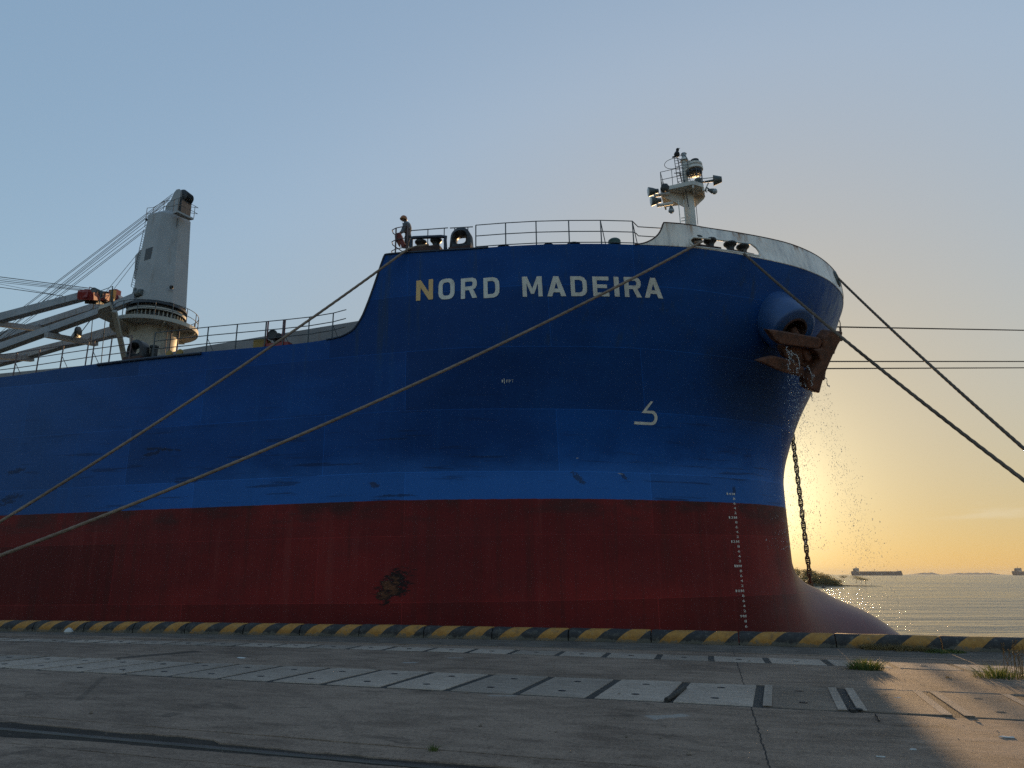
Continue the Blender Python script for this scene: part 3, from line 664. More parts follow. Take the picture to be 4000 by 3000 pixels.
BLOCK = dict(
    M=[[(0, 0), (0, 1), (.25, 1), (.5, .40), (.75, 1), (1, 1), (1, 0), (.79, 0), (.79, .66), (.58, .14), (.42, .14), (.21, .66), (.21, 0)]],
    N=[[(0, 0), (0, 1), (.27, 1), (.74, .38), (.74, 1), (1, 1), (1, 0), (.75, 0), (.26, .64), (.26, 0)]],
    O=[[(0, .3), (0, .7), (.05, .86), (.2, .97), (.35, 1), (.65, 1), (.8, .97), (.95, .86), (1, .7), (1, .3), (.95, .14), (.8, .03), (.65, 0), (.35, 0), (.2, .03), (.05, .14)],
       [(.26, .32), (.26, .68), (.31, .78), (.4, .82), (.6, .82), (.69, .78), (.74, .68), (.74, .32), (.69, .22), (.6, .18), (.4, .18), (.31, .22)]],
    R=[[(0, 0), (0, 1), (.70, 1), (.9, .93), (.98, .8), (.98, .62), (.9, .48), (.76, .42), (1, 0), (.70, 0), (.50, .40), (.26, .40), (.26, 0)], [(.26, .58), (.26, .82), (.64, .82), (.72, .77), (.72, .63), (.64, .58)]],
    D=[[(0, 0), (0, 1), (.62, 1), (.85, .93), (.98, .78), (1, .6), (1, .4), (.98, .22), (.85, .07), (.62, 0)], [(.26, .18), (.26, .82), (.56, .82), (.70, .76), (.74, .62), (.74, .38), (.70, .24), (.56, .18)]],
    A=[[(0, 0), (.36, 1), (.64, 1), (1, 0), (.74, 0), (.67, .2), (.33, .2), (.26, 0)], [(.40, .38), (.60, .38), (.5, .70)]],
    E=[[(0, 0), (0, 1), (1, 1), (1, .81), (.27, .81), (.27, .60), (.88, .60), (.88, .42), (.27, .42), (.27, .19), (1, .19), (1, 0)]],
    I=[[(0, 0), (0, 1), (1, 1), (1, 0)]])
def paint_glyph(mb, ch, s0, s1, z0, z1, bold=0.03, off=0.018, slant=0.0):
    if ch in BLOCK:
        v = [p for lp in BLOCK[ch] for p in lp]; f = [tuple(t) for t in tessellate_polygon([[Vector((a, b, 0)) for a, b in lp] for lp in BLOCK[ch]])]
    else: v, f, _ = glyph(ch, bold)
    mb.add([((lambda s, z: (s, -hull_y(s, z) - off, z))(s0 + (s1 - s0) * a + slant * b, z0 + (z1 - z0) * b)) for a, b in v], f)
mb = MB()
zn = lambda x, y: (1400 + x / 1.7015, 780 + y / 1.7015)
for word in ((('N', 385, 497, 534, 668), ('O', 533, 640, 526, 663), ('R', 682, 790, 521, 656), ('D', 832, 938, 517, 652)),
             (('M', 1090, 1222, 511, 645), ('A', 1253, 1378, 510, 643), ('D', 1411, 1519, 510, 642), ('E', 1558, 1665, 512, 643), ('I', 1700, 1733, 514, 645), ('R', 1768, 1880, 516, 649), ('A', 1900, 2020, 521, 654))):
    mb = MB()
    for ch, x0, x1, y0, y1 in word:
        xm = (x0 + x1) / 2
        b, t = on_hull(*zn(xm, y1)), on_hull(*zn(xm, y0)); l, r = on_hull(*zn(x0, (y0 + y1) / 2)), on_hull(*zn(x1, (y0 + y1) / 2))
        paint_glyph(mb, ch, l[0], r[0], b[2], t[2], 0.047)
    obj('ship_name', mb, 'letter', ship, recalc=False)
mb = MB()
zl = lambda x, y: (2300 + x / 3.19, 1480 + y / 3.19)
outer = [(772, 280), (802, 284), (718, 397), (790, 399)] + [(790 + 65 * math.sin(a), 488 - 89 * math.cos(a)) for a in np.linspace(0.2, 2.9, 12)] + [(770, 577), (565, 567), (571, 531), (762, 543)]
inner = [(775 + 44 * math.sin(a), 487 - 56 * math.cos(a)) for a in np.linspace(2.9, 0.15, 12)] + [(770, 432), (658, 424)]
pts = [on_hull(*zl(*p)) + np.array([0, -0.018, 0]) for p in outer + inner]
me = bpy.data.meshes.new('emblem'); me.from_pydata([tuple(p) for p in pts], [], [tuple(t) for t in tessellate_polygon([[Vector((p[0], p[2], 0)) for p in pts]])])
eo = bpy.data.objects.new('emblem', me); COL.objects.link(eo); me.materials.append(MAT['letter']); eo.parent = ship
mb = MB(); zf = lambda x, y: (1900 + x / 11.06, 1450 + y / 11.06)
for ch, x0, x1, y0, y1 in (('1', 670, 720, 378, 490), ('F', 872, 945, 372, 495), ('P', 980, 1060, 372, 495), ('T', 1105, 1165, 372, 495)):
    b, t, l, r = on_hull(*zf(x0, y1)), on_hull(*zf(x0, y0)), on_hull(*zf(x0, y1)), on_hull(*zf(x1, y1)); paint_glyph(mb, ch, l[0], r[0], b[2], t[2], 0.0)
b, t = on_hull(*zf(790, 550)), on_hull(*zf(765, 320)); mb.prism([b + [-.014, -.018, 0], b + [.014, -.018, 0], t + [.014, -.018, 0], t + [-.014, -.018, 0]], (0, -0.002, 0))
obj('tank_label', mb, 'letter', ship, recalc=False)
dm = empty('draft_scale', ship)
def mark(mb, txt, sr, z, h=0.098):
    x = sr
    for ch in reversed(txt):
        w = {'1': 0.045, 'M': 0.11}.get(ch, 0.085) * 1.15; paint_glyph(mb, ch, x - w, x, z, z + h, 0.005); x -= w + 0.035
for k in range(28):
    d = 14.0 - 0.2 * k; whole = abs(d - round(d)) < 0.01
    txt = f'{round(d)}M' if whole else str(round((d - math.floor(d + 1e-6)) * 10))
    mb = MB(); mark(mb, txt, 3.43, d - 0.06); obj('draft_mark', mb, 'letter', dm, recalc=False)

# ------------------------------------------------------------------ hatch coaming on the main deck
zc = lambda x, y: (700 + x / 2.765, 1150 + y / 2.765)
ca, cb = at(*zc(40, 596), 1, -12.2), at(*zc(1945, 290), 1, -12.2)
mb = MB().prism([(-75, -12.2, 20), (cb[0] + 1.2, -12.2, 20), (cb[0] + 1.2, -12.2, cb[2] + .1), (ca[0], -12.2, ca[2]), (ca[0] - 3, -12.2, ca[2] - 0.35), (-75, -12.2, ca[2] - 0.35)], (0, 0.15, 0))
mb.box((cb[0] + 0.6, 0, (20 + cb[2]) / 2), (0.15, 24.0, cb[2] - 20))
co_ = obj('hatch_coaming', mb, 'coaming', ship)
for s in np.arange(-30, cb[0], 1.9):
    mb = MB().prism([(s, -12.22, 20), (s, -12.22, 20.7), (s, -12.5, 20.05)], (0.02, 0, 0)); obj('coaming_bracket', mb, 'coaming', co_)

# ------------------------------------------------------------------ railings (posts, rails)
def railing(name, pts, zs, h, mat, step=None, stay=False, posts=None, r=0.022, rp=0.03):
    """pts: deck-edge points; one railing = one part with its own posts and rails"""
    root = empty(name, ship)
    mb = MB()
    for z in zs: mb.tube([np.asarray(p) + [0, 0, z] for p in pts], r, 6)
    obj('rail_bar', mb, mat, root, True)
    for k, p in enumerate(posts if posts is not None else pts):
        p = np.asarray(p); mb = MB().tube([p, p + [0, 0, h]], rp, 6)
        if stay and k % 2: mb.tube([p + [0, 0.02, h * 0.55], p + [0.18, 0.35, 0]], 0.015, 6)
        obj('post', mb, mat, root, True)
    return root
edge = lambda s, dy=0.12: np.array([s, -HB + dy, float(ZTOP(s))])
z4 = lambda x, y: (x / 3.859, 1050 + y / 3.859)
ps = [edge(at(*z4(x, y), 1, -HB + .12)[0]) for x, y in ((-150, 1640), (200, 1600), (545, 1550), (905, 1500), (1285, 1450), (1375, 1440), (1640, 1400), (1945, 1365))]
railing('railing', ps, (0.42, 0.8, 1.2), 1.2, 'railred', posts=ps, stay=True)
ps2 = [edge(at(*zc(x, y), 1, -HB + .12)[0]) for x, y in ((-290, 690), (290, 610), (605, 590))]
railing('railing', ps2, (0.42, 0.8, 1.2), 1.2, 'rail', posts=ps2[:], stay=True)
ps3 = [edge(at(*zc(x, y), 1, -HB + .12)[0]) for x, y in ((605, 590), (920, 560), (1115, 545), (1390, 515), (1650, 480), (1790, 450))]
railing('railing', ps3, (0.42, 0.8, 1.2), 1.2, 'rail', posts=ps3[1:-1], stay=True)
# forecastle railing
def fedge(px, py):
    p = on_hull(px, py); return np.array([p[0], p[1] + 0.12, float(ZTOP(p[0]))])
zq = zn
fp = [fedge(*zq(x, y)) for x, y in ((775, 318), (975, 308), (1180, 300), (1400, 297), (1615, 297), (1830, 299))]
rt = empty('railing', ship); mb = MB(); ye_ = fp[-1][1] + .25
for z, ends in ((0.13, ((1862, 292),)), (0.62, ((1846, 224), (1860, 240), (1982, 248))), (1.12, ((1842, 164), (1858, 180), (2038, 191)))):
    mb.tube([p + [0, 0, z] for p in fp] + [at(*zq(*q), 1, ye_ + .12 * k) for k, q in enumerate(ends)], 0.022, 6)
obj('rail_bar', mb, 'rail', rt, True)
for k, p in enumerate(fp):
    mb = MB().tube([p, p + [0, 0, 1.12]], 0.026, 6)
    if k > 3: mb.tube([p + [0, 0, 1.1], p + [0.16, 0.3, 0.0]], 0.018, 6)
    obj('post', mb, 'rail', rt, True)
zr = lambda x, y: (1480 + x / 5.53, 820 + y / 5.53)
def far_rail(x0, y0, x1, y1, posts, dy):
    a, b = at(*zr(x0, y0), 1, -HB + dy), at(*zr(x1, y1), 1, -HB + dy); rt = empty('railing', ship)
    obj('rail_bar', MB().tube([a, b], 0.025, 6), 'rail', rt, True)
    for x, y in posts:
        p = at(*zr(x, y), 1, -HB + dy); obj('post', MB().tube([p, [p[0], p[1], 23.8]], 0.022, 6), 'rail', rt, True)
far_rail(690, 447, 1490, 387, ((1413, 395), (1060, 420)), 0.9)
far_rail(1535, 392, 2030, 365, ((1637, 385), (1923, 370)), 0.9)
# end railing with rounded bars at the break of the forecastle
rt = empty('railing', ship); bs = FC0 + 0.45
c0 = at(*zr(355, 930), 1, -HB + .15); c1 = at(*zr(610, 880), 1, -HB + .15)
mb = MB()
for z in (0.18, 0.62, 1.18):
    mb.tube([[c1[0] + 0.02, -HB + .15, c1[2] + z], [c0[0], -HB + .15, c0[2] + z], [c0[0] - 0.22, -HB + .25, c0[2] + z - .02], [c0[0] - 0.28, -HB + .5, c0[2] + z - .04], [c0[0] - 0.1, -HB + 1.3, c0[2] + z - .05]], 0.022, 6)
obj('rail_bar', mb, 'railred', rt, True)
for p in (c0, c1): obj('post', MB().tube([p, p + [0, 0, 1.18]], 0.035, 6), 'railred', rt, True)

# ------------------------------------------------------------------ roller fairleads and chocks
ROLL = [(0.0, .19), (.03, .20), (.08, .165), (.16, .14), (.24, .15), (.31, .19), (.36, .245), (.41, .262), (.45, .25), (.465, .19)]
def roller(c, parent, k=1.0, mat='brown'):
    return obj('roller', MB().lathe(c, (0, 0, 1), [(a * k, r * k) for a, r in ROLL], 24), mat, parent, True, angle=70)
rf = empty('roller_fairlead', ship)
r1, r2 = at(*zr(905, 780), 1, -HB + .35), at(*zr(1235, 770), 1, -HB + .35); zd = float(ZTOP(r1[0]))
obj('base_plate', MB().prism([(r1[0] - .42, -HB - .02, zd), (r2[0] + .3, -HB - .02, zd), (r2[0] + .3, -HB - .02, zd + .17), (r2[0] + .05, -HB - .02, zd + .22), (r1[0] - .1, -HB - .02, zd + .22), (r1[0] - .42, -HB - .02, zd + .12)], (0, .7, 0)), 'brown', rf)
roller((r1[0], -HB + .35, zd + .2), rf, 1.0, 'black'); roller((r2[0], -HB + .35, zd + .2), rf, 1.0, 'black')
ROLL_AFT = np.array([r1[0] - 0.1, -HB + .1, zd + .3])
g0, g1, g2 = at(*zr(700, 605), 1, -HB + .1), at(*zr(1350, 565), 1, -HB + .1), at(*zr(1430, 650), 1, -HB + .1)
mb = MB().tube([[g0[0], -HB + .1, zd + .1], [g0[0], -HB + .1, g0[2] - .1], [g0[0] + .08, -HB + .1, g0[2]], [g1[0], -HB + .1, g1[2] - .02], [g1[0] + .2, -HB + .1, g1[2] - .07], [g2[0], -HB + .1, g2[2]], [g2[0] + .03, -HB + .1, zd]], 0.075, 10)
obj('guard_pipe', mb, 'darkblue', rf, True)
# rollers standing inside the bulwark opening
z5 = lambda x, y: (2640 + x / 5.53, 860 + y / 5.53)
ROLLS = []
for grp in (((445, 545), (735, 560)), ((1170, 630), (1440, 640))):
    rf2 = empty('roller_fairlead', ship); cs = []
    for x, y in grp:
        yy, v = bul_at(*z5(x, y)); q = bul(yy, 0.0); c = np.array([q[0] - .1, q[1] + .38, 23.74]); cs.append(c)
        p = at(*z5(x, y - 100), 1, c[1]); c[0] = p[0]
        roller(c + [0, 0, .14], rf2, 1.08, 'black'); ROLLS.append(c)
    d = cs[1] - cs[0]; d /= np.linalg.norm(d)
    obj('base_plate', MB().beam(cs[0] - d * .3 + [0, 0, .1], cs[1] + d * .34 + [0, 0, .1], .55, .2), 'brown', rf2)
# panama chocks
def chock(c, w, h, dep, parent, mat='brown'):
    t = empty('panama_chock', parent); c = np.asarray(c, float); out, inn = [], []
    for a in np.linspace(0, math.pi, 15): out.append((math.cos(a) * w / 2, h - w / 2 + math.sin(a) * w / 2))
    out = [(w / 2 + .06, 0)] + out + [(-w / 2 - .06, 0)]
    n = 28; ring_o = []
    for k in range(n):
        a = 2 * math.pi * k / n; dx, dz = math.cos(a), math.sin(a); best = 9
        P = np.array([0, h * .52])
        for i in range(len(out)):
            A, B = np.array(out[i]) - P, np.array(out[(i + 1) % len(out)]) - P; E = B - A; den = dx * E[1] - dz * E[0]
            if abs(den) > 1e-9:
                tt = (A[0] * E[1] - A[1] * E[0]) / den; uu = (A[0] * dz - A[1] * dx) / den
                if tt > 0 and 0 <= uu <= 1: best = min(best, tt)
        ring_o.append((P[0] + dx * best, P[1] + dz * best)); sx = (abs(dx) ** 3 + abs(dz) ** 3) ** (-1 / 3)
        inn.append((dx * w * .27 * sx, h * .52 + dz * h * .17 * sx))
    mid = [((a[0] + b[0]) / 2, (a[1] + b[1]) / 2) for a, b in zip(ring_o, inn)]
    V = []
    for loop, y in ((ring_o, dep / 2), (ring_o, -dep / 2 + .06), (mid, -dep / 2 - .03), (inn, -dep / 2 + .1), (inn, dep / 2 - .1), (mid, dep / 2 + .03)):
        V += [c + [x, y, z] for x, z in loop]
    F = [(r * n + k, r * n + (k + 1) % n, ((r + 1) % 6) * n + (k + 1) % n, ((r + 1) % 6) * n + k) for r in range(6) for k in range(n)]
    obj('chock_ring', MB().add(V, F), 'black', t, True, angle=50)
    obj('pedestal', MB().box(c + [0, 0, h * .09], (w * 1.12, dep * 1.2, h * .2)), mat, t)
    return t
pc = at(*zr(1785, 620), 1, -HB + .4); pb = float(ZTOP(pc[0]))
pw = at(*zr(1990, 640), 1, -HB + .4)[0] - at(*zr(1570, 640), 1, -HB + .4)[0]; phh = at(*zr(1785, 407), 1, -HB + .4)[2] - pb
chock((pc[0], -HB + .4, pb - .02), pw, phh, .5, ship)
zp = lambda x, y: (500 + x / 4.88, 1080 + y / 4.88)
pc = at(*zp(190, 1380), 1, -HB + .4); pb = float(ZTOP(pc[0])); pw = at(*zp(340, 1400), 1, -HB + .4)[0] - at(*zp(40, 1400), 1, -HB + .4)[0]; phh = at(*zp(180, 1220), 1, -HB + .4)[2] - pb
chock((pc[0], -HB + .4, pb - .02), pw, phh, .5, ship, 'brown')
obj('mooring_bitt', MB().lathe((pc[0] + .62, -HB + .7, pb), (0, 0, 1), [(0, .16), (.7, .16), (.72, .2), (.8, .2), (.82, .12)], 16), 'black', ship, True)
# small mushrooms and a winch box along the forecastle edge
for x, y, w in ((950, 300, .28), (1420, 293, .3), (1250, 296, .22)):
    p = fedge(*zq(x, y)); obj('deck_fitting', MB().lathe(p + [0, .3, 0], (0, 0, 1), [(0, w * .8), (.1, w * .8), (.16, w), (.22, w * .6), (.24, .05)], 14), 'darkblue', ship, True)
p = fedge(*zq(1697, 295)); obj('ventilator', MB().lathe(p + [0, .3, 0], (0, 0, 1), [(0, .2), (.12, .2), (.14, .26), (.34, .26), (.4, .2), (.42, .05)], 12), painted('green fitting paint', (0.02, 0.06, 0.045)), ship, True)
# yellow box, red posts on the main deck edge
p = at(*zc(875, 540), 1, -15.2); q = at(*zc(965, 520), 1, -15.2)
yb_ = empty('gangway_winch', ship); obj('winch_box', MB().box((p[0] + .1, -15.2, float(ZTOP(p[0])) + .24), (.62, .4, .42)), 'yellow', yb_)
obj('winch_drum', MB().lathe((q[0] + .3, -15.45, q[2] + .25), (0, 1, 0), [(0, .24), (.06, .24), (.07, .12), (.44, .12), (.45, .24), (.5, .24)], 14), 'black', yb_, True)
obj('winch_base', MB().box((q[0] + .55, -15.2, float(ZTOP(q[0])) + .12), (1.2, .6, .14)), 'red', yb_)
for x in (925, 945, 1110, 1128):
    p = at(*zc(x, 520), 1, -15.4); obj('gangway_post', MB().beam((p[0], -15.4, float(ZTOP(p[0]))), (p[0], -15.4, float(ZTOP(p[0])) + 1.25), .045, .045), 'red', ship)
for x, y in ((820, 1455), (1020, 1430)):
    p = at(*zp(x, y), 1, -15.2); obj('vent_head', MB().lathe((p[0], -15.2, p[2] - .1), (0, -1, .2), [(0, .1), (.06, .16), (.14, .16), (.16, .08)], 14), 'yellow', ship, True)
# ------------------------------------------------------------------ deck crane
z1 = lambda x, y: (x / 1.843, 600 + y / 1.843)
z3 = lambda x, y: (440 + x / 3.95, 700 + y / 3.95)
crane = empty('deck_crane', ship)
pl, pr = at(*z1(962, 1320), 1, 0), at(*z1(1258, 1320), 1, 0)
PC = np.array([(pl[0] + pr[0]) / 2, 0, 0]); PR = (pr[0] - pl[0]) / 2 * 0.86
zplat = at(*zp(700, 1010), 1, -0.2)[2]; zdk = 20.0
obj('pedestal', MB().lathe((PC[0], 0, zdk), (0, 0, 1), [(0, PR * 1.02), (zplat - zdk - 1.0, PR), (zplat - zdk, PR * 1.12)], 40), 'pedestal', crane, True)
obj('deck_house', MB().box((PC[0] + .2, 0, zdk + 1.6), (5.0, 9.0, 3.2)), 'coaming', crane)
obj('deck_ladder', MB().tube([(PC[0] + PR + .35, -.5, zdk + 2), (PC[0] + PR + .35, -.5, zplat)], .05, 6).tube([(PC[0] + PR + .8, -.3, zdk + 2), (PC[0] + PR + .8, -.3, zplat)], .06, 6).tube([(PC[0] + PR + .35, -.9, zdk + 2), (PC[0] + PR + .35, -.9, zplat)], .03, 6), 'railred', crane)
pR = at(*zp(1270, 985), 1, 0); DR = (pR[0] - PC[0]) * .87
disc = [(PC[0] + DR * math.cos(a), DR * math.sin(a), zplat) for a in np.linspace(0, 2 * math.pi, 56, endpoint=False)]
dk = obj('platform', MB().prism(disc, (0, 0, 0.28)), 'pedestal', crane)
for a in np.linspace(.4, 2 * math.pi + .4, 6, endpoint=False):
    d = np.array([math.cos(a), math.sin(a), 0]); c = np.array([PC[0], 0, zplat])
    mb = MB().prism([c + d * PR * .95 - [0, 0, .02], c + d * DR * .96 - [0, 0, .02], c + d * DR * .96 - [0, 0, .14], c + d * PR * .95 - [0, 0, .55]], np.cross(d, [0, 0, .06])); obj('platform_bracket', mb, 'pedestal', crane)
# jib rest arm of the platform
zt = zplat + 0.28
tA, tB, tC = at(*z4(1490, 560), 2, zt), at(*z4(1665, 498), 2, zt), at(*z4(2010, 655), 2, zt)
tD = np.array([PC[0] - DR * .6, DR * .2, zt])
obj('rest_arm', MB().prism([tA, tB, (PC[0] - DR * .35, -DR * .9, zt), (PC[0], -DR * .3, zt), tD, tA + (tA - tB) * 0.9 + [0, .8, 0]], (0, 0, -.26)), 'pedestal', crane)
obj('rest_brace', MB().beam((PC[0] - PR * .7, -PR * .8, zplat - 2.6), (tA + tB) / 2 * .65 + tC * .35 - [0, 0, .3], .28, .28), 'pedestal', crane)
# slewing ring
zs = zt
obj('slewing_ring', MB().lathe((PC[0], 0, zs), (0, 0, 1), [(0, PR * 1.12), (.75, PR * 1.12), (.77, PR * 1.3), (.95, PR * 1.3), (.97, PR * 1.18), (1.2, PR * 1.18), (1.22, PR * 1.34), (1.45, PR * 1.30)], 48), 'black', crane, True)
mb = MB()
for a in np.linspace(0, 2 * math.pi, 40, endpoint=False):
    d = np.array([math.cos(a), math.sin(a), 0]); mb.box(np.array([PC[0], 0, zs + .38]) + d * PR * 1.16, (.06, .18, .7), np.stack([np.cross([0, 0, 1], d), d, [0, 0, 1]], 1))
obj('ring_rib', mb, 'pedestal', crane)
obj('ring_collar', MB().lathe((PC[0], 0, zs + .76), (0, 0, 1), [(0, PR * 1.3), (0, PR * 1.33), (.2, PR * 1.33), (.2, PR * 1.3)], 48, False), 'pedestal', crane, True)
# platform railing
rt = empty('platform_railing', crane); mb = MB(); arc = [a for a in np.linspace(-2.5, 1.9, 34)]
rp = lambda a, z: (PC[0] + (DR - .08) * math.cos(a), (DR - .08) * math.sin(a), zt + z)
for z in (.55, 1.1): mb.tube([rp(a, z) for a in arc], .025, 6)
for a in arc[::3]: mb.tube([rp(a, 0), rp(a, 1.1)], .03, 6)
q0, q1, q2 = tA + [0, 0, 0], tB, np.array(rp(-2.5, 0)); q2[2] = zt
for z in (.55, 1.1): mb.tube([q0 + [0, 0, z], q1 + [0, 0, z], q2 + [0, 0, z]], .025, 6)
for p in (q0, q1, (q1 + q2) / 2, q2): mb.tube([p, p + [0, 0, 1.1]], .03, 6)
o = obj('platform_railing', mb, 'rail', crane, True); bpy.data.objects.remove(rt)
# tower: chamfered box tapering upwards
bl, brr = at(*z1(962, 1050), 1, 0), at(*z1(1340, 1110), 1, 0); tl, trr = at(*z1(1072, 500), 1, 0), at(*z1(1372, 482), 1, 0)
zb0 = zs + 1.46; zt1 = (tl[2] + trr[2]) / 2
TWA = rad(-5)
def octa(c, wx, wy, ch, z, dz=0): return [(c + ((p - c) * math.cos(TWA) - q * math.sin(TWA)), (p - c) * math.sin(TWA) + q * math.cos(TWA), z) for p, q in _octa(c, wx, wy, ch)]
def _octa(c, wx, wy, ch): return [(c + sx * (wx - (ch if k else 0)), sy * (wy - (0 if k else ch))) for sx, sy, k in ((1, -1, 0), (1, 1, 0), (1, 1, 1), (-1, 1, 1), (-1, 1, 0), (-1, -1, 0), (-1, -1, 1), (1, -1, 1))]
cb0 = (bl[0] + brr[0]) / 2; ct0 = (tl[0] + trr[0]) / 2; wb, wt = (brr[0] - bl[0]) / 2 * .80, (trr[0] - tl[0]) / 2 * .80
B = octa(cb0, wb, wb * .95, wb * .58, zb0); T = octa(ct0, wt, wt * .95, wt * .58, zt1)
mb = MB().add(B + T, [tuple(range(7, -1, -1)), tuple(range(8, 16))] + [(k, (k + 1) % 8, 8 + (k + 1) % 8, 8 + k) for k in range(8)])
zk = zt1 + .45; TT = octa(ct0 + .1, wt * .55, wt * .6, wt * .2, zk)
mb.add(T + TT, [(k, (k + 1) % 8, 8 + (k + 1) % 8, 8 + k) for k in range(8)] + [tuple(range(8, 16))])
tower = obj('crane_tower', mb, 'crane', crane)
def tow(px, py, y): return at(px, py, 1, y)
# dark louvre window on the near face, round port, cabin on the jib side
wy = -(wb * .95 * .55 + wt * .95 * .45) - .02
tn_ = np.array([math.sin(TWA), -math.cos(TWA), 0.03]); tn_ /= np.linalg.norm(tn_); tp0 = np.array([(cb0 + ct0) / 2, 0, zb0 * .45 + zt1 * .55]) + tn_ * (wb * .95 * .45 + wt * .95 * .55 - .01)
w4 = [on_plane(*z3(*p), tp0, tn_) for p in ((518, 1080), (622, 1045), (588, 1228), (488, 1262))]
obj('louvre_window', MB().prism([p + tn_ * .03 for p in w4], -tn_ * .1), 'darkglass', tower)
pp = at(*zp(825, 205), 0, cb0 + wb * .98); obj('port_hole', MB().lathe(pp, (1, 0, 0), [(-.05, .14), (.08, .14), (.09, .1), (.03, .09)], 16), 'black', tower, True)
cab = [tow(*z3(*p), -.6) for p in ((440, 1080), (350, 1175), (330, 1540), (440, 1560))]
obj('operator_cab', MB().prism(cab, (0, 1.6, 0)), 'crane', tower)
cw = [tow(*z3(*p), -.64) for p in ((398, 1185), (432, 1195), (385, 1380), (350, 1392))]
obj('cab_window', MB().prism(cw, (0, .03, 0)), 'glass', tower)
mb = MB()
for sgn in (0, .42):
    a, b = tow(*z3(480, 780), -.9 + sgn), tow(*z3(285, 1655), -.9 + sgn); mb.tube([a, b], .022, 5)
for k in np.linspace(0, 1, 26):
    a = tow(*z3(480, 780), -.9) * (1 - k) + tow(*z3(285, 1655), -.9) * k; mb.tube([a, a + [0, .42, 0]], .016, 5)
obj('tower_ladder', mb, 'rail', tower)
obj('winch_motor', MB().lathe(at(*zp(205, 335), 1, -1.6), (1, -.3, 0), [(-.35, .2), (-.3, .32), (.25, .32), (.3, .24), (.5, .24)], 16).box(at(*zp(160, 330), 1, -1.5), (.2, .5, .7)), 'greybox', tower, True)
# top: sheave housing, sheaves, gallery, railing
hp = [tow(*z3(*p), -.55) for p in ((805, 515), (815, 440), (850, 360), (890, 335), (945, 210), (985, 160), (1030, 150), (1060, 165), (1095, 200), (1110, 290), (1112, 520), (1000, 475))]
obj('sheave_housing', MB().prism([tow(*z3(*p), -.6) for p in ((805, 515), (815, 440), (850, 360), (890, 335), (945, 210), (985, 160), (1030, 150), (1050, 190), (1003, 480), (940, 505))], (0, 1.2, 0)), 'crane', tower)
hc = tow(*z3(1062, 245), -.4)
mb = MB()
for k in range(4): mb.lathe(hc + [0, k * .20 + .02, 0], (0, 1, 0), [(0, .46), (.03, .5), (.06, .42), (.12, .42), (.15, .5), (.18, .46)], 24)
mb.box(hc + [.05, .4, -1.0], (.34, 1.05, 1.5)); obj('sheave', mb, 'black', tower, True)
obj('cable_horn', MB().tube([tow(*z3(515, 620), -.8), tow(*z3(640, 668), -.6)], .1, 8), 'black', tower, True)
g = [tow(*z3(*p), yy) for p, yy in (((930, 500), -1.3), ((1000, 475), -1.5), ((1250, 600), -.9), ((1230, 615), .3), ((1110, 560), .8))]
gz = g[1][2]
gal = [at(*z3(930, 505), 2, gz), at(*z3(1000, 478), 2, gz), at(*z3(1252, 600), 2, gz), at(*z3(1190, 612), 2, gz), at(*z3(1060, 560), 2, gz)]
obj('top_gallery', MB().prism(gal, (0, 0, -.14)), 'crane', tower)
mb = MB()
for z in (.5, 1.0): mb.tube([gal[0] + [0, 0, z], gal[1] + [0, 0, z], gal[2] + [0, 0, z], gal[2] + [.05, .3, z], gal[3] + [0, 0, z]], .02, 6)
for p in (gal[0], gal[1], (gal[1] + gal[2]) / 2, gal[2], gal[3]): mb.tube([p, p + [0, 0, 1.0]], .022, 6)
rl = [tow(*z3(*p), -.7) for p in ((510, 620), (610, 610), (780, 510))]
for z in (.48, .95): mb.tube([p + [0, 0, z] for p in rl] + [gal[0] + [0, 0, z]], .02, 6)
for p in rl: mb.tube([p, p + [0, 0, .95]], .022, 6)
mb.tube([rl[0], rl[0] + [0, 0, -.6], rl[0] + [.3, 0, -.95]], .02, 6)
obj('top_railing', mb, 'rail', tower, True)
mb = MB()
for a, b in (((1000, 600), (990, 745)),): mb.tube([at(*z3(*a), 0, ct0 + wt * .96), at(*z3(*b), 0, ct0 + wt * 1.02)], .03, 5)
obj('floodlight_bracket', mb, 'black', tower)

# jib girders: box beams given by top and bottom edge in the vertical plane y
def girder(name, y, top, bot, w, parent, mat='jib'):
    P = [at(*p, 1, y) for p in top] + [at(*p, 1, y) for p in bot[::-1]]
    return obj(name, MB().prism(P, (0, w, 0)), mat, parent)
own = empty('crane_jib', ship)
NY, FY = -1.9, 1.35
girder('jib_girder', NY, [(523, 1143), (384, 1202), (0, 1338), (-700, 1565)], [(523, 1172), (420, 1211), (0, 1364), (-700, 1596)], .55, own)
girder('jib_girder', FY, [(520, 1243), (453, 1268), (238, 1332), (88, 1369), (-700, 1570)], [(520, 1290), (330, 1335), (238, 1353), (88, 1398), (-700, 1598)], .55, own)
other = empty('crane_jib', ship)
girder('jib_girder', NY, [(325, 1137), (0, 1221), (-700, 1400)], [(320, 1163), (0, 1250), (-700, 1432)], .55, other)
girder('jib_girder', FY, [(461, 1150), (363, 1183), (142, 1254), (0, 1297), (-700, 1500)], [(470, 1170), (383, 1200), (142, 1277), (0, 1326), (-700, 1530)], .55, other)
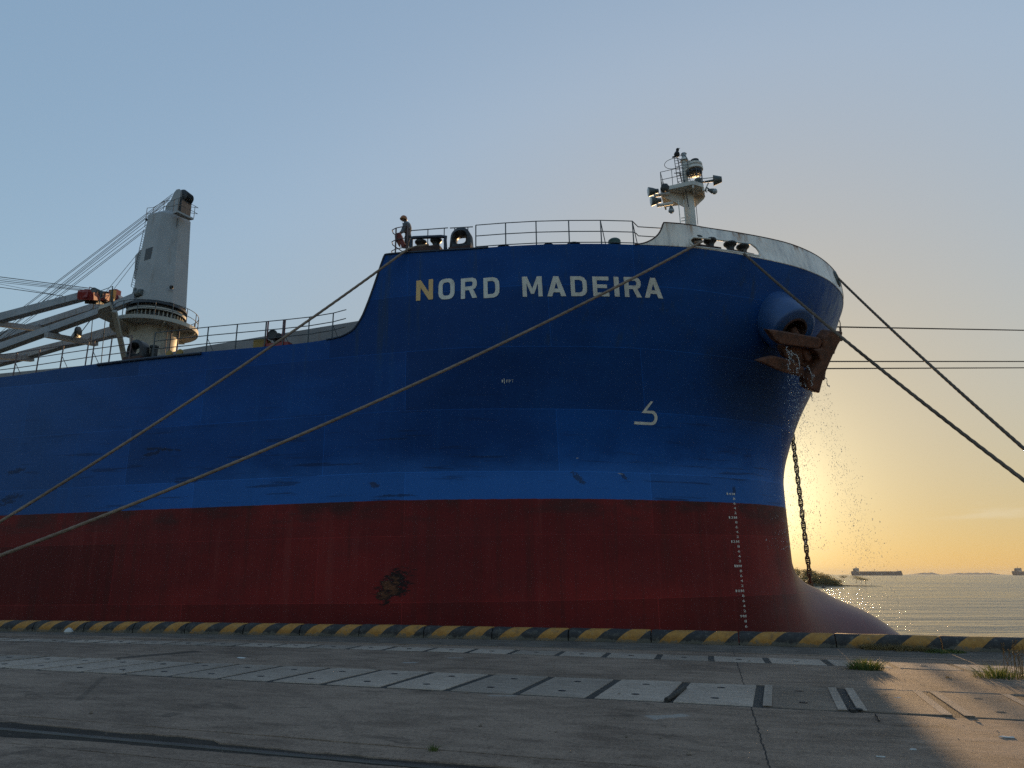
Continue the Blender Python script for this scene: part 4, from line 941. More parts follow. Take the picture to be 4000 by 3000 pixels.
def cross(parent, a, b, name='cross_beam'):
    pa, pb = at(*a, 1, NY - .1), at(*b, 1, FY + .6); pa[0] = (pa[0] + pb[0]) / 2 - .25; pb[0] = pa[0] + .55
    o = obj(name, MB().beam(pa, pb, .42, .36), 'jib', parent)
    d = pb - pa; mb = MB()
    for p, s in ((pa + d * .12, 1), (pb - d * .12, -1)):
        arc = [p + d * s * (.20 * (1 - math.sin(t))) + np.array([0, 0, .17 + .62 * (1 - math.cos(t))]) for t in np.linspace(0, math.pi / 2, 8)]
        mb.prism(arc + [p + np.array([0, 0, .17])] if False else [p + [0, 0, .17]] + arc[::1], (.12, 0, 0))
    obj('gusset', mb, 'jib', o)
    return o
cross(other, (10, 1258), (138, 1292)); cross(own, (200, 1306), (356, 1345)); cross(own, (-40, 1380), (83, 1408)); 
# hook sheave hanging at the cross beam
hs = at(*z4(1178, 955), 1, -.2)
ho = obj('lead_sheave', MB().lathe(hs, (.95, .3, 0), [(-.1, .36), (-.07, .42), (-.03, .34), (.03, .34), (.07, .42), (.1, .36)], 24), 'greybox', own, True)
obj('sheave_plate', MB().beam(hs + [0, -.1, .1], at(*z4(1085, 1050), 1, -.2), .16, .3), 'jib', ho)
# red jib head of the neighbouring crane, resting on this crane's platform
hA, hB = at(*z4(1290, 410), 1, NY - .2), at(*z4(1690, 440), 1, FY + .3)
d = hB - hA; jh = obj('jib_head', MB().beam(hA, hB, 1.1, .55), 'red', other)
obj('head_plate', MB().box(at(*z4(1270, 385), 1, NY - .1), (.9, .3, .62)), 'red', jh); obj('head_plate', MB().box(at(*z4(1725, 400), 1, FY), (.7, .5, .8)), 'red', jh)
mb = MB()
for k in range(3): mb.lathe(at(*z4(1400, 335), 1, NY + .3) + [0, k * .25, 0], (0, 1, 0), [(0, .28), (.04, .3), (.07, .22), (.12, .22), (.15, .3), (.18, .28)], 20)
obj('head_sheave', mb, 'greybox', jh, True)
obj('head_machinery', MB().beam(hA + d * .2 - [0, 0, .42], hA + d * .62 - [0, 0, .42], .8, .3).beam(hA + d * .5 + [0, 0, .38], hA + d * .72 + [0, 0, .38], .4, .2), 'black', jh)
mb = MB().tube([at(*z4(1355, 330), 1, NY), at(*z4(1352, 275), 1, NY), at(*z4(1530, 335), 1, -.6)], .03, 6); obj('head_rail', mb, 'red', jh)
yr_ = at(*z4(1690, 480), 1, 0.2)
obj('jib_rest', MB().beam(yr_ - [0, 0, .35], yr_ + [0, 0, .85], .25, .3).beam(yr_ + [-.5, .4, -.1], yr_ + [.45, -.5, -.1], .22, .3).beam(yr_ + [.3, -.3, 0], yr_ + [.1, 0, -.5], .2, .2), 'yellow', crane)
# wires
wr = empty('luffing_wires', ship); 
for k, (x0, sl_) in enumerate(((1110, -.757), (1140, -.757), (1220, -.79), (1255, -.80), (1285, -.78), (1335, -.76), (1410, -.765), (1445, -.77))):
    y = -.5 + .13 * k; a = at(*z4(x0, 0), 1, y)
    xt = [1245, 1238, 1225, 1215, 1200, 1120, 1062, 1062][k]
    n0 = z4(x0, 0); n1 = z4(355, (355 - x0) * sl_); sx = (n1[1] - n0[1]) / (n1[0] - n0[0])
    tx = z1(xt, 0)[0]; top = at(tx, n0[1] + (tx - n0[0]) * sx, 1, y); bx = -500; bot = at(bx, n0[1] + (bx - n0[0]) * sx, 1, y)
    obj('wire', MB().tube([top, bot], .019, 5), 'wire', wr)
for a, b in (((529, 1001), (423, 1129)), ((526, 1023), (445, 1129))):
    sx = (b[1] - a[1]) / (b[0] - a[0]); obj('wire', MB().tube([at(*a, 1, -.3), at(300, a[1] + (300 - a[0]) * sx, 1, -.3)], .016, 5), 'wire', wr)
w2 = empty('stay_wires', ship)
for (a, b, r) in (((0, 122), (1345, 292), .03), ((0, 150), (1340, 312), .018), ((0, 178), (1290, 322), .024), ((0, 205), (1240, 330), .018), ((0, 230), (900, 405), .016), ((0, 278), (950, 412), .026)):
    sx = (b[1] - a[1]) / (b[0] - a[0]); m = -1500
    obj('wire', MB().tube([at(*z4(*b), 1, -1.2), at(*z4(m, a[1] + m * sx), 1, -1.2)], r, 5), 'wire', w2)
for a, b in (((1415, 500), (1365, 1135)), ((1600, 620), (1525, 1420)), ((1375, 760), (1200, 985))):
    obj('wire', MB().tube([at(*z4(*a), 1, -.9), at(*z4(*b), 1, -.9)], .028, 5), 'wire', w2)

# ------------------------------------------------------------------ foremast
zm = lambda x, y: (2480 + x / 5.185, 580 + y / 5.185)
mast = empty('foremast', ship); MS = at(*zm(1120, 1400), 1, 0)[0]
r0 = (at(*zm(1237, 1450), 1, 0)[0] - at(*zm(1008, 1450), 1, 0)[0]) / 2 * .98; r1_ = (at(*zm(1195, 1000), 1, 0)[0] - at(*zm(968, 1000), 1, 0)[0]) / 2 * .98
zmp = at(*zm(1085, 965), 1, 0)[2]; ztop = at(*zm(1005, 245), 1, 0)[2]
obj('mast_column', MB().lathe((MS, 0, 23.6), (0, 0, 1), [(0, r0 * 1.05), (zmp - 23.6 + .1, r1_)], 28), 'white', mast, True)
ps_ = at(*zm(1025, 650), 1, 0); rpole = .16
obj('mast_pole', MB().lathe((ps_[0], 0, zmp), (0, 0, 1), [(0, rpole * 1.3), (ztop - zmp, rpole * .95)], 20), 'white', mast, True)
zf = zmp + .12
plat = [at(*zm(*p), 2, zf) for p in ((518, 868), (1000, 765), (1180, 722), (1392, 785), (1412, 930), (1205, 1068), (970, 1140), (610, 1190))]
def shr(p, k): c = np.array([MS, 0, p[2]]); return c + (p - c) * k
obj('mast_platform', MB().prism(plat, (0, 0, .26)), 'white', mast)
mb = MB()
for a, b in ((0, 7), (2, 5), (3, 4)):
    pa, pb = plat[a], plat[b]; mb.beam(shr(pa, .97) - [0, 0, .1], shr(pb, .97) - [0, 0, .1], .1, .24)
mb.prism([shr(plat[0], .96) - [0, 0, .02], (MS - r1_, -.2, zf - .02), (MS - r1_, -.2, zf - .9), shr(plat[0], .96) - [0, 0, .3]], (0, .1, 0))
mb.prism([shr(plat[4], .96) - [0, 0, .02], (MS + r1_ * .9, .3, zf - .02), (MS + r1_ * .9, .3, zf - .8), shr(plat[4], .96) - [0, 0, .25]], (0, .1, 0))
obj('platform_bracket', mb, 'white', mast)
mb = MB(); pt = [p + np.array([0, 0, .26]) for p in plat]
loopL = [pt[7], pt[0], pt[1]]; loopR = [pt[2] * .5 + pt[3] * .5, pt[3], pt[4], pt[5]]
for lp in (loopL, loopR):
    for z in (.55, 1.1): mb.tube([shr(p, .95) + [0, 0, z] for p in lp], .022, 6)
    for i, p in enumerate(lp):
        mb.tube([shr(p, .95), shr(p, .95) + [0, 0, 1.1]], .024, 6)
        if i: m = (shr(p, .95) + shr(lp[i - 1], .95)) / 2; mb.tube([m, m + [0, 0, 1.1]], .018, 6)
obj('mast_railing', mb, 'rail', mast, True)
# caged ladder
l0, l1 = at(*zm(880, 760), 1, -.6), at(*zm(800, 225), 1, -.6); dd = np.array([.75, 0, .05])
mb = MB().tube([l0, l1, l1 + [.06, 0, .16], l1 + dd * .8 + [0, 0, .2], l1 + dd], .022, 6).tube([l1 + dd, l0 + dd], .022, 6)
for k in np.linspace(.05, .95, 9): p = l0 * (1 - k) + l1 * k; mb.tube([p, p + dd], .016, 5)
mb.tube([at(*zm(865, 190), 1, -.4), at(*zm(960, 720), 1, -.5)], .028, 6)
mb.tube([at(*zm(900, 490), 1, -.6), at(*zm(970, 760), 1, -.6)], .02, 6).tube([at(*zm(870, 680), 1, -.6), at(*zm(980, 760), 1, -.6)], .02, 6)
mb.tube([at(*zm(860, 250), 1, -.5), at(*zm(985, 330), 1, -.3)], .016, 6).tube([at(*zm(800, 500), 1, -.8), at(*zm(970, 500), 1, -.5)], .03, 6)
rc = at(*zm(830, 300), 1, -.6); mb.ring(rc + [-.15, 0, 0], (.55, 0, .05), (0.05, .5, -.05), .018, 28, 5)
obj('mast_ladder', mb, 'rail', mast, True)
mb = MB()
for s in (-.02, .5): q = at(*zm(890 + s * 210, 1140), 1, -.7); q2 = at(*zm(932 + s * 190, 1530), 1, -.7); mb.beam(q + [0, 0, .3], q2 - [0, 0, 1.2], .14, .05)
for y in (1410, 1470): mb.tube([at(*zm(940, y), 1, -.7), at(*zm(1012, y - 10), 1, -.7)], .03, 5)
obj('lower_ladder', mb, 'white', mast)
mb = MB().tube([at(*zm(1230, 1060), 1, -.3), at(*zm(1275, 1540), 1, -.3), ], .02, 5).tube([at(*zm(1000, 640), 1, -.3), at(*zm(1030, 850), 1, -.6), at(*zm(1085, 1180), 1, -.6)], .03, 5)
obj('mast_cable', mb, 'black', mast)
top = at(*zm(1000, 240), 1, 0)
obj('mast_lamp', MB().lathe(top - [0, 0, .05], (0, 0, 1), [(0, .26), (.12, .24), (.22, .15)], 20), 'white', mast, True)
obj('lamp_lens', MB().lathe(top + [0, 0, .17], (0, 0, 1), [(0, .15), (.26, .15), (.28, .19), (.33, .15)], 18), 'glass', mast, True)
# stacked light cages to the right of the pole
rk = empty('light_cage', mast)
for y_, r_, h_, m_ in ((345, .5, .22, 'white'), (425, .55, .26, 'white'), (500, .5, .2, 'black')):
    c = at(*zm(1200, y_), 1, -.1); obj('cage_disc', MB().lathe(c, (0, 0, 1), [(-h_ / 2, r_ * .8), (-h_ / 2 + .05, r_), (h_ / 2 - .05, r_), (h_ / 2, r_ * .8)], 26), m_, mast, True)
obj('lantern_body', MB().lathe(at(*zm(1190, 385), 1, -.1), (0, 0, 1), [(-.5, .3), (.3, .3)], 18).lathe(at(*zm(1215, 285), 1, -.1), (0, 0, 1), [(-.16, .26), (.16, .26)], 16), 'black', mast, True)
bpy.data.objects.remove(rk)
aa = [at(*zm(*p), 1, -.15) for p in ((1020, 275), (1095, 240), (1245, 230), (1278, 250), (1270, 300), (1180, 310), (1160, 268), (1100, 258), (1058, 280), (1055, 320), (1030, 330))]
obj('lantern_arm', MB().prism(aa, (0, .12, 0)), 'white', mast)
# horn and its mast-side box
h0, h1 = at(*zm(1320, 690), 1, -.4), at(*zm(1592, 650), 1, -.4)
obj('fog_horn', MB().lathe(h0, h1 - h0, [(0, .05), (.5, .07), (1.0, .10), (1.3, .18), (float(np.linalg.norm(h1 - h0)), .34)], 20, False).box(at(*zm(1285, 690), 1, -.4), (.4, .4, .4)), 'greybox', mast, True)
obj('horn_bracket', MB().tube([at(*zm(1365, 610), 1, -.4), at(*zm(1600, 588), 1, -.4)], .03, 6).tube([at(*zm(1490, 700), 1, -.3), at(*zm(1410, 860), 1, -.3), at(*zm(1465, 885), 1, -.3)], .04, 6), 'white', mast)
def flood(px, py, d, L, r, mat='greybox', lens='lampglass'):
    c = at(*zm(px, py), 1, -1.0); d = np.asarray(d, float); d /= np.linalg.norm(d)
    o = obj('floodlight', MB().lathe(c - d * L / 2, d, [(0, r * .45), (L * .25, r * .5), (L * .55, r * .75), (L, r)], 18), mat, mast, True)
    obj('lens', MB().lathe(c + d * (L / 2 - .02), d, [(0, r * .93), (.05, r * .8), (.08, r * .3)], 18), lens, o, True)
    return c
for (px, py, q) in ((375, 870, (410, 960)), (430, 1060, (470, 1160))):
    c = flood(px, py, (-1, -.25, -.12), .62, .30); e_ = at(*zm(*q), 1, -1.0)
    obj('lamp_arm', MB().tube([c, e_], .06, 6).tube([e_ - [.05, 0, 0], e_ + [.9, .3, .22]], .10, 8), 'white', mast)
flood(735, 1200, (0, 0, -1), .3, .16, 'greybox'); obj('bulb', MB().lathe(at(*zm(735, 1225), 1, -1.0), (0, 0, -1), [(0, .1), (.08, .18), (.18, .18), (.28, .08)], 16), 'glass', mast, True)
c = flood(1530, 850, (.8, 0, -.4), .34, .17); obj('bulb', MB().lathe(c + [.14, 0, -.06], (.8, 0, -.4), [(0, .12), (.08, .19), (.2, .16), (.27, .05)], 16), 'glass', mast, True)
obj('lamp_arm', MB().tube([c, at(*zm(1455, 790), 1, -1.0), at(*zm(1430, 860), 1, -1.0)], .06, 6), 'greybox', mast)
obj('signal_bell', MB().lathe(at(*zm(605, 800), 1, -1.3), (.3, -1, 0), [(-.2, .16), (-.16, .24), (.1, .26), (.14, .2), (.16, .05)], 18).lathe(at(*zm(632, 755), 1, -1.3), (0, 0, 1), [(-.06, .1), (.1, .1)], 10), 'black', mast, True)
mb = MB()
for i in range(5):
    for j in range(2): mb.ring(at(*zm(700 + i * 38, 1018 - i * 8 - j * 34), 2, zf - .05), (.09, 0, 0), (0, .14, 0), .035, 12, 4)
obj('floor_grating', mb, 'greybox', mast)
# bird on the pole
bp = W(at(*zm(848, 192), 1, -.4)); mb = MB()
mb.lathe((0, 0, 0), (0.12, 0, 1), [(0, .03), (.06, .13), (.18, .19), (.32, .15), (.42, .08), (.46, .07)], 12).lathe((.07, 0, .42), (0.1, -.1, 1), [(0, .06), (.06, .1), (.15, .1), (.22, .04)], 10)
mb.prism([(-.05, -.05, .1), (-.28, -.05, .02), (-.26, -.05, -.04), (.02, -.05, .02)], (0, .1, 0)).prism([(.1, -.13, .56), (.2, -.2, .53), (.1, -.1, .52)], (0.02, 0.02, 0)).tube([(0, 0, .05), (0, 0, -.08)], .02, 5)
b_ = obj('bird', mb, 'feather', None, True); b_.location = bp + [0, 0, .06]; tag(b_, 'dark bird perched on the topmost rod of the white foremast', 'bird')

# ------------------------------------------------------------------ anchor bolster, anchor
z6_ = lambda x, y: (2880 + x / 4.148, 1150 + y / 4.148)
hb = on_hull(*z6_(600, 520)); hn = hull_n(hb[0], hb[2])
fcn = on_plane(*z6_(930, 590), hb + hn * 1.15, hn); ax = fcn - hb; ax /= np.linalg.norm(ax)
L = float(np.linalg.norm(fcn - hb)); BR = 1.06
fc0, ax0, hn0 = fcn, ax, hn
hb = on_hull(*z6_(640, 400)); hn = hull_n(hb[0], hb[2]); fcn = on_plane(*z6_(925, 600), hb + hn * 1.15, hn); ax = fcn - hb; L = float(np.linalg.norm(ax)); ax /= L
bol = obj('anchor_bolster', MB().lathe(hb - ax * 1.6, ax, [(0, BR * 1.08), (1.6, BR * 1.04), (1.6 + L - .12, BR), (1.6 + L - .03, BR * .95), (1.6 + L, BR * .84), (1.6 + L, .54), (1.6 + L - .5, .42)], 56, False), 'bluepaint', ship, True, angle=60)
obj('hawse_pipe', MB().lathe(fcn, ax, [(-.6, .34), (-.2, .44), (.03, .53), (.02, .61), (-.05, .63)], 40, False).add([fcn - ax * .55 + .6 * (math.cos(a) * np.cross(ax, [0, 0, 1]) + math.sin(a) * np.cross(ax, np.cross(ax, [0, 0, 1]))) for a in np.linspace(0, 2 * math.pi, 20, endpoint=False)], [tuple(range(20))]), 'brown', bol, True)
AP = fc0 + ax0 * 0.12; an = ax0 * .35 + hn0 * .65; an /= np.linalg.norm(an)
an_base = W(AP)
anchor = empty('anchor', loc=tuple(an_base)); tag(anchor, 'rusty brown ship anchor pulled up against its blue bolster on the bow', 'anchor')
def apoly(pts, off, th):
    return [W(on_plane(*z6_(*p), AP + an * off, an)) - an_base for p in pts], SR @ (an * th)
def aobj(name, pts, off, th, bev=.05):
    P, o = apoly(pts, off, th); ob = obj(name, MB().prism(P, o), 'rust', anchor)
    b = ob.modifiers.new('bevel', 'BEVEL'); b.width = bev; b.segments = 2; b.limit_method = 'ANGLE'
    return ob
aobj('fluke', [(400, 552), (560, 568), (900, 628), (1252, 690), (1300, 760), (1230, 880), (1100, 860), (880, 828), (625, 795), (520, 720)], .18, .30, .06)
aobj('fluke', [(245, 1062), (380, 1015), (530, 985), (730, 1035), (900, 1090), (1010, 1180), (1000, 1330), (880, 1300), (620, 1225), (420, 1135)], .10, .28, .06)
aobj('crown', [(1252, 690), (1352, 562), (1470, 580), (1553, 580), (1530, 710), (1475, 800), (1430, 900), (1395, 960), (1310, 1160), (1260, 1280), (1215, 1430), (1180, 1575), (1090, 1530), (1000, 1490), (990, 1330), (1100, 1200), (1190, 1050), (1160, 960), (1090, 870), (1230, 850)], .05, .52, .07)
aobj('crown_pad', [(1400, 940), (1440, 800), (1483, 810), (1455, 950)], -.25, .4, .03)
aobj('crown_pad', [(1235, 1370), (1270, 1215), (1318, 1235), (1295, 1370)], -.25, .4, .03)
pA, pB = W(on_plane(*z6_(1130, 1080), AP + an * .2, an)) - an_base, W(fcn - ax * .3) - an_base
mb = MB().beam(pA, pB, .42, .34); ob = obj('shank', mb, 'rust', anchor); b = ob.modifiers.new('bevel', 'BEVEL'); b.width = .05
aobj('head_boss', [(640, 800), (870, 840), (1100, 880), (1190, 1040), (1100, 1190), (1000, 1160), (800, 1050), (700, 1000), (640, 900)], -.12, .3, .05)

# water falling from the hawse pipe
def droplets(name, n, starts, spread, drift, zr_, label):
    V, F = [], []
    for _ in range(n):
        a = starts[rng.integers(len(starts))]; h = rng.random() ** 0.8
        z = a[2] - h * (a[2] - zr_); k = h ** 1.15
        p = np.array(a) + drift * k + rng.normal(size=3) * spread * (0.12 + k)
        p[2] = z; r = rng.uniform(.004, .009) * (1.0 if rng.random() < .9 else 1.7); o = len(V); q = rng.normal(size=3) * .25
        ex = (r * (1 + abs(q[0])), r, r * (1.3 + 7.0 * abs(q[1])))
        V += [p + [ex[0], 0, 0], p - [ex[0], 0, 0], p + [0, ex[1], 0], p - [0, ex[1], 0], p + [0, 0, ex[2]], p - [0, 0, ex[2]]]
        F += [tuple(i + o for i in f) for f in ((0, 2, 4), (2, 1, 4), (1, 3, 4), (3, 0, 4), (2, 0, 5), (1, 2, 5), (3, 1, 5), (0, 3, 5))]
    return V, F
tw = NT('falling water'); tw.b.inputs['Transmission Weight'].default_value = 0.55; tw.b.inputs['IOR'].default_value = 1.33
MAT['drops'] = tw.done((0.75, 0.78, 0.80), 0.12)
oN = -SY
st1 = [W(on_plane(*z6_(x, y), AP + an * .75, an)) for x, y in ((830, 1000), (900, 1180), (1000, 1250), (1100, 1300), (960, 1120))]
V1, F1 = droplets('a', 2200, st1, np.array([.42, .35, .3]), SX * (-.55) + oN * .6, W((0, 0, 11.6))[2], '')
st2 = [W(on_plane(*z6_(x, y), AP - an * .3, an)) for x, y in ((1320, 1240), (1330, 1260), (1215, 1560), (1240, 1480))]
V2, F2 = droplets('b', 1700, st2, np.array([.5, .6, .3]), SX * 1.5 + oN * .1, W((0, 0, 9.6))[2], '')
mb = MB().add(V1, F1).add(V2, F2)
# a few unbroken strings of water
for pts in ([(800, 850), (830, 930), (850, 1010), (820, 1190)], [(900, 950), (990, 1030), (1010, 1130), (960, 1240)], [(1310, 1235), (1400, 1330), (1450, 1420), (1475, 1500)], [(1180, 1570), (1205, 1640), (1225, 1720)], [(1150, 1150), (1200, 1270), (1230, 1340), (1200, 1480)], [(870, 900), (880, 1010), (900, 1130)]):
    off = .62 if pts[0][0] < 1200 else -.25
    P = [W(on_plane(*z6_(*p), AP + an * off, an)) for p in pts]
    C = [P[0] + 0 * P[0]]
    for i in range(len(P) - 1):
        for t in np.linspace(0, 1, 9)[1:]: C.append(P[i] * (1 - t) + P[i + 1] * t + rng.normal(size=3) * .03)
    mb.tube(C, [float(v) for v in rng.uniform(.008, .03, len(C))], 5)
b0 = W(AP); tag(obj('water_spray', mb, 'drops', None, True, base=tuple(b0), recalc=False), 'spray of water pouring from the hawse pipe past the rusty anchor', 'water spray', kind='stuff')

# ------------------------------------------------------------------ port anchor chain hanging behind the bow
CY = 4.2; ct, cbm = at(3104, 1690, 1, CY), at(3168, 2280, 1, CY)
ct = np.array([cbm[0] - .05, CY, ct[2] + .6])
base = W(cbm); chain = empty('anchor_chain', loc=tuple(base)); tag(chain, 'rusty stud link anchor chain hanging straight down beyond the stem', 'chain')
step = .352; cbm = cbm - np.array([0, 0, step * 14]); base = W(cbm); chain.location = tuple(base); NL = int((ct[2] - cbm[2]) / step) + 3
def link_mesh():
    mb = MB(); a, b = .155, .10; pts = []
    for k in range(20):
        t = 2 * math.pi * k / 20; pts.append((math.cos(t) * .115, 0, math.sin(t) * .115 + (a - .02 if math.sin(t) >= 0 else -a + .02)))
    mb.tube(pts, .045, 8, True).tube([(-.115, 0, 0), (.115, 0, 0)], .034, 8); return mb
lk = None
for k in range(NL):
    f = k / (NL - 1); p = W(cbm * (1 - f) + ct * f) - base + np.array([0, 0, -.15])
    if lk is None: o = lk = obj('chain_link', link_mesh(), 'chain', chain, True)
    else: o = lk.copy(); COL.objects.link(o); o.parent = chain
    o.location = p; o.rotation_euler = (0, rng.normal() * .04, (0.1 if k % 2 else 1.67) + rng.normal() * .04)

# ------------------------------------------------------------------ mooring ropes
def rope(label, p, q, r, sag, mat, extra=None, lay=.30):
    p, q = np.asarray(p, float), np.asarray(q, float); L = float(np.linalg.norm(q - p)); N = int(L / .055)
    ctr = [p * (1 - t) + q * t - np.array([0, 0, sag * 4 * t * (1 - t)]) for t in np.linspace(0, 1, N)]
    if extra: ctr = [np.asarray(e, float) for e in extra] + ctr
    V, F = [], []; n = 12; acc = 0
    for i, c in enumerate(ctr):
        a, b = ctr[max(i - 1, 0)], ctr[min(i + 1, len(ctr) - 1)]; d = b - a; d /= np.linalg.norm(d)
        x = np.cross(d, [0, 0, 1.0]); x /= np.linalg.norm(x); y = np.cross(d, x)
        if i: acc += float(np.linalg.norm(c - ctr[i - 1]))
        ph = 2 * math.pi * acc / (lay * 3)
        for k in range(n):
            t = 2 * math.pi * k / n; rr = r * (0.84 + .22 * abs(math.cos(1.5 * (t - ph))))
            V.append(c + rr * (math.cos(t) * x + math.sin(t) * y))
    for i in range(len(ctr) - 1): F += [(i * n + k, i * n + (k + 1) % n, (i + 1) * n + (k + 1) % n, (i + 1) * n + k) for k in range(n)]
    F += [tuple(range(n - 1, -1, -1)), tuple((len(ctr) - 1) * n + k for k in range(n))]
    o = obj('mooring_rope', MB().add(V, F), mat, None, True, base=tuple(p), recalc=False, angle=80)
    return tag(o, label, 'rope', 'mooring ropes of the blue ship')
def kerb_hit(x0, y0, x1, y1, ex):
    """where the picture line of a rope meets the kerb line, carried on to ex"""
    y = y0 + (ex - x0) * (y1 - y0) / (x1 - x0); return ground(ex, y, .35)
e1_ = kerb_hit(1590, 975, 0, 2005, -640); e2_ = kerb_hit(2740, 945, 0, 2122, -730)
rA = W(ROLL_AFT); rB = W(ROLLS[0] + np.array([-.05, -.22, .32])); rC = W(ROLLS[3] + np.array([.05, -.22, .32])); rD = W(FAIR)
lipA = W(np.array([at(1592, 974, 1, -HB - .1)[0], -HB - .1, at(1592, 974, 1, -HB - .1)[2]]))
rope('tan mooring rope from the aft rollers near the bending person down to the left', lipA, e1_, .052, .45, 'ropel', [rA + SX * .55 + [0, 0, .02], rA + SX * .3, rA])
lipB = W(at(2742, 944, 1, ROLLS[0][1] - .5))
rope('long tan mooring rope crossing the ship name from the bulwark opening', lipB, e2_, .055, .75, 'ropel', [rB + SX * .2 , rB])
e3_ = ground(4980, 2520, .3); e4_ = ground(5020, 2520, .3)
lipC = W(at(2905, 990, 1, ROLLS[3][1] - .45))
rope('dark mooring rope from the bulwark opening passing in front of the anchor', lipC, kerb_hit(2905, 990, 4000, 1840, 4890), .052, .35, 'roped', [rC - SX * .15, rC])
rope('dark mooring rope from the oval fairlead at the bow tip', rD, kerb_hit(3266, 1090, 4000, 1733, 4930), .052, .25, 'roped', [rD + (cpt - FAIR) @ SR.T * 1.5])
for (x0, y0, y1, lab, yy) in ((3270, 1277, 1290, 'thin level mooring rope nearest the bow tip, highest of three', 3.0), (3175, 1412, 1412, 'upper one of two level ropes close together behind the bow', 6.0), (3165, 1440, 1437, 'lower one of two level ropes close together behind the bow', 7.0)):
    a = W(at(x0, y0, 1, yy)); d = ray(4700, y1 + (y1 - y0)); b = CAM0 + d * (75.0 / d[1]); rope(lab, a, b, .045, .0, 'roped')
# heaving line dangling at the level rope
a = W(at(3276, 1246, 1, 2.8)); c_ = W(at(3283, 1318, 1, 2.8)); m_ = W(at(3282, 1262, 1, 2.8))
hl = obj('heaving_line', MB().tube([a, m_, c_], .03, 6).tube([W(at(3282, 1280, 1, 2.8)), W(at(3284, 1298, 1, 2.8))], .07, 6).box(c_ - [0, 0, .1], (.2, .2, .22)), 'roped', None, base=tuple(c_)); tag(hl, 'short heaving line with a weight dangling at the bow edge', 'line')

# ------------------------------------------------------------------ person on the forecastle
def skin(name, joints, bones, mat, parent, sub=2):
    me = bpy.data.meshes.new(name); me.from_pydata([j[0] for j in joints], bones, []); me.update()
    o = bpy.data.objects.new(name, me); COL.objects.link(o); o.parent = parent; me.materials.append(MAT[mat])
    sk = o.modifiers.new('skin', 'SKIN'); lay = me.skin_vertices[0] if me.skin_vertices else None
    if lay is None:
        bm = bmesh.new(); bm.from_mesh(me); bm.verts.layers.skin.verify(); bm.to_mesh(me); bm.free(); lay = me.skin_vertices[0]
    for k, j in enumerate(joints):
        r = j[1]; lay.data[k].radius = (r, r) if not hasattr(r, '__len__') else r; lay.data[k].use_root = (k == 0)
    m = o.modifiers.new('smooth', 'SUBSURF'); m.levels = sub; m.render_levels = sub
    sk.use_smooth_shade = True
    return o
foot = at(*zr(640, 900), 1, -14.3); foot[2] = float(ZTOP(foot[0])) - .03
hd = at(*zr(525, 185), 1, -14.3); Hh = hd[2] - foot[2]
person = empty('person', M=Matrix.Translation(Vector(W(foot))) @ Matrix.Rotation(-TH, 4, 'Z')); tag(person, 'person in orange helmet and grey shirt bending over the forecastle rail', 'person')
def pz(x, y, yy=-14.3):
    q = at(*zr(x, y), 1, yy) - foot; return np.array([q[0], q[1], q[2]])
hip, chest, neck, head = pz(625, 520), pz(585, 340), pz(555, 265), pz(530, 215)
shR, shL, elR, elL, haR, haL = pz(550, 330, -14.62), pz(630, 330, -13.95), pz(495, 470, -14.72), pz(660, 480, -13.85), pz(420, 530, -15.1), pz(480, 480, -14.9)
knR, knL, fR, fL = pz(590, 700, -14.5), pz(670, 690, -14.05), pz(600, 890, -14.45), pz(690, 880, -14.0)
J = [(hip, .15), (chest, (.17, .14)), (neck, .07), (head, .10), (shR, .075), (elR, .055), (haR, .04), (shL, .075), (elL, .055), (haL, .04), (knR, .075), (fR, .055), (knL, .075), (fL, .055), (fR + [-.16, -.05, -.02], .045), (fL + [-.16, -.05, -.02], .045), (head + [-.03, -.02, -.09], .075)]
Bn = [(0, 1), (1, 2), (2, 3), (1, 4), (4, 5), (5, 6), (1, 7), (7, 8), (8, 9), (0, 10), (10, 11), (0, 12), (12, 13), (11, 14), (13, 15), (3, 16)]
nb = len(J)
for hnd, el in ((6, 5), (9, 8)):                    # five fingers on each hand
    d = np.asarray(J[hnd][0]) - np.asarray(J[el][0]); d /= np.linalg.norm(d); s_ = np.cross(d, [0, 0, 1.0]); s_ /= np.linalg.norm(s_)
    for k in range(5):
        L_ = (.05, .085, .095, .088, .068)[k]; o_ = (k - 2) * .022; J.append((np.asarray(J[hnd][0]) + d * (.03 if k else .0) + s_ * o_, .012)); Bn.append((hnd, len(J) - 1))
        J.append((np.asarray(J[-1][0]) + d * L_ + s_ * (o_ * .3 - (.03 if k == 0 else 0)) - np.array([0, 0, .03]), .008)); Bn.append((len(J) - 2, len(J) - 1))
skin('body', J, Bn, 'skin', person)
skin('shirt', [(hip + [0, 0, .08], .185), (chest, (.20, .17)), (neck - [0, 0, .03], .085), (shR, .10), (elR, .08), (elR * .45 + haR * .55, .065), (shL, .10), (elL, .08), (elL * .45 + haL * .55, .065)], [(0, 1), (1, 2), (1, 3), (3, 4), (4, 5), (1, 6), (6, 7), (7, 8)], 'shirt', person)
skin('trousers', [(hip, .17), (knR, .105), (fR + [0, 0, .06], .085), (knL, .105), (fL + [0, 0, .06], .085)], [(0, 1), (1, 2), (0, 3), (3, 4)], 'trouser', person)
mb = MB(); hc_ = head + [-.02, -.01, .02]
mb.lathe(hc_, (.22, 0.05, 1), [(-.02, .165), (0, .175), (.04, .155), (.10, .14), (.15, .10), (.175, .04), (.18, .01)], 20); obj('helmet', mb, 'helmet', person, True)
obj('helmet_band', MB().lathe(hc_, (.22, .05, 1), [(-.03, .158), (-.03, .17), (.012, .166), (.012, .155)], 20, False), 'yellow', person, True)
for sy_ in (-1, 1): obj('boot', MB().lathe((fR if sy_ < 0 else fL) + [.04, 0, -.04], (-1, -.2, 0), [(0, .05), (.05, .065), (.2, .06), (.27, .03)], 10), 'black', person, True)
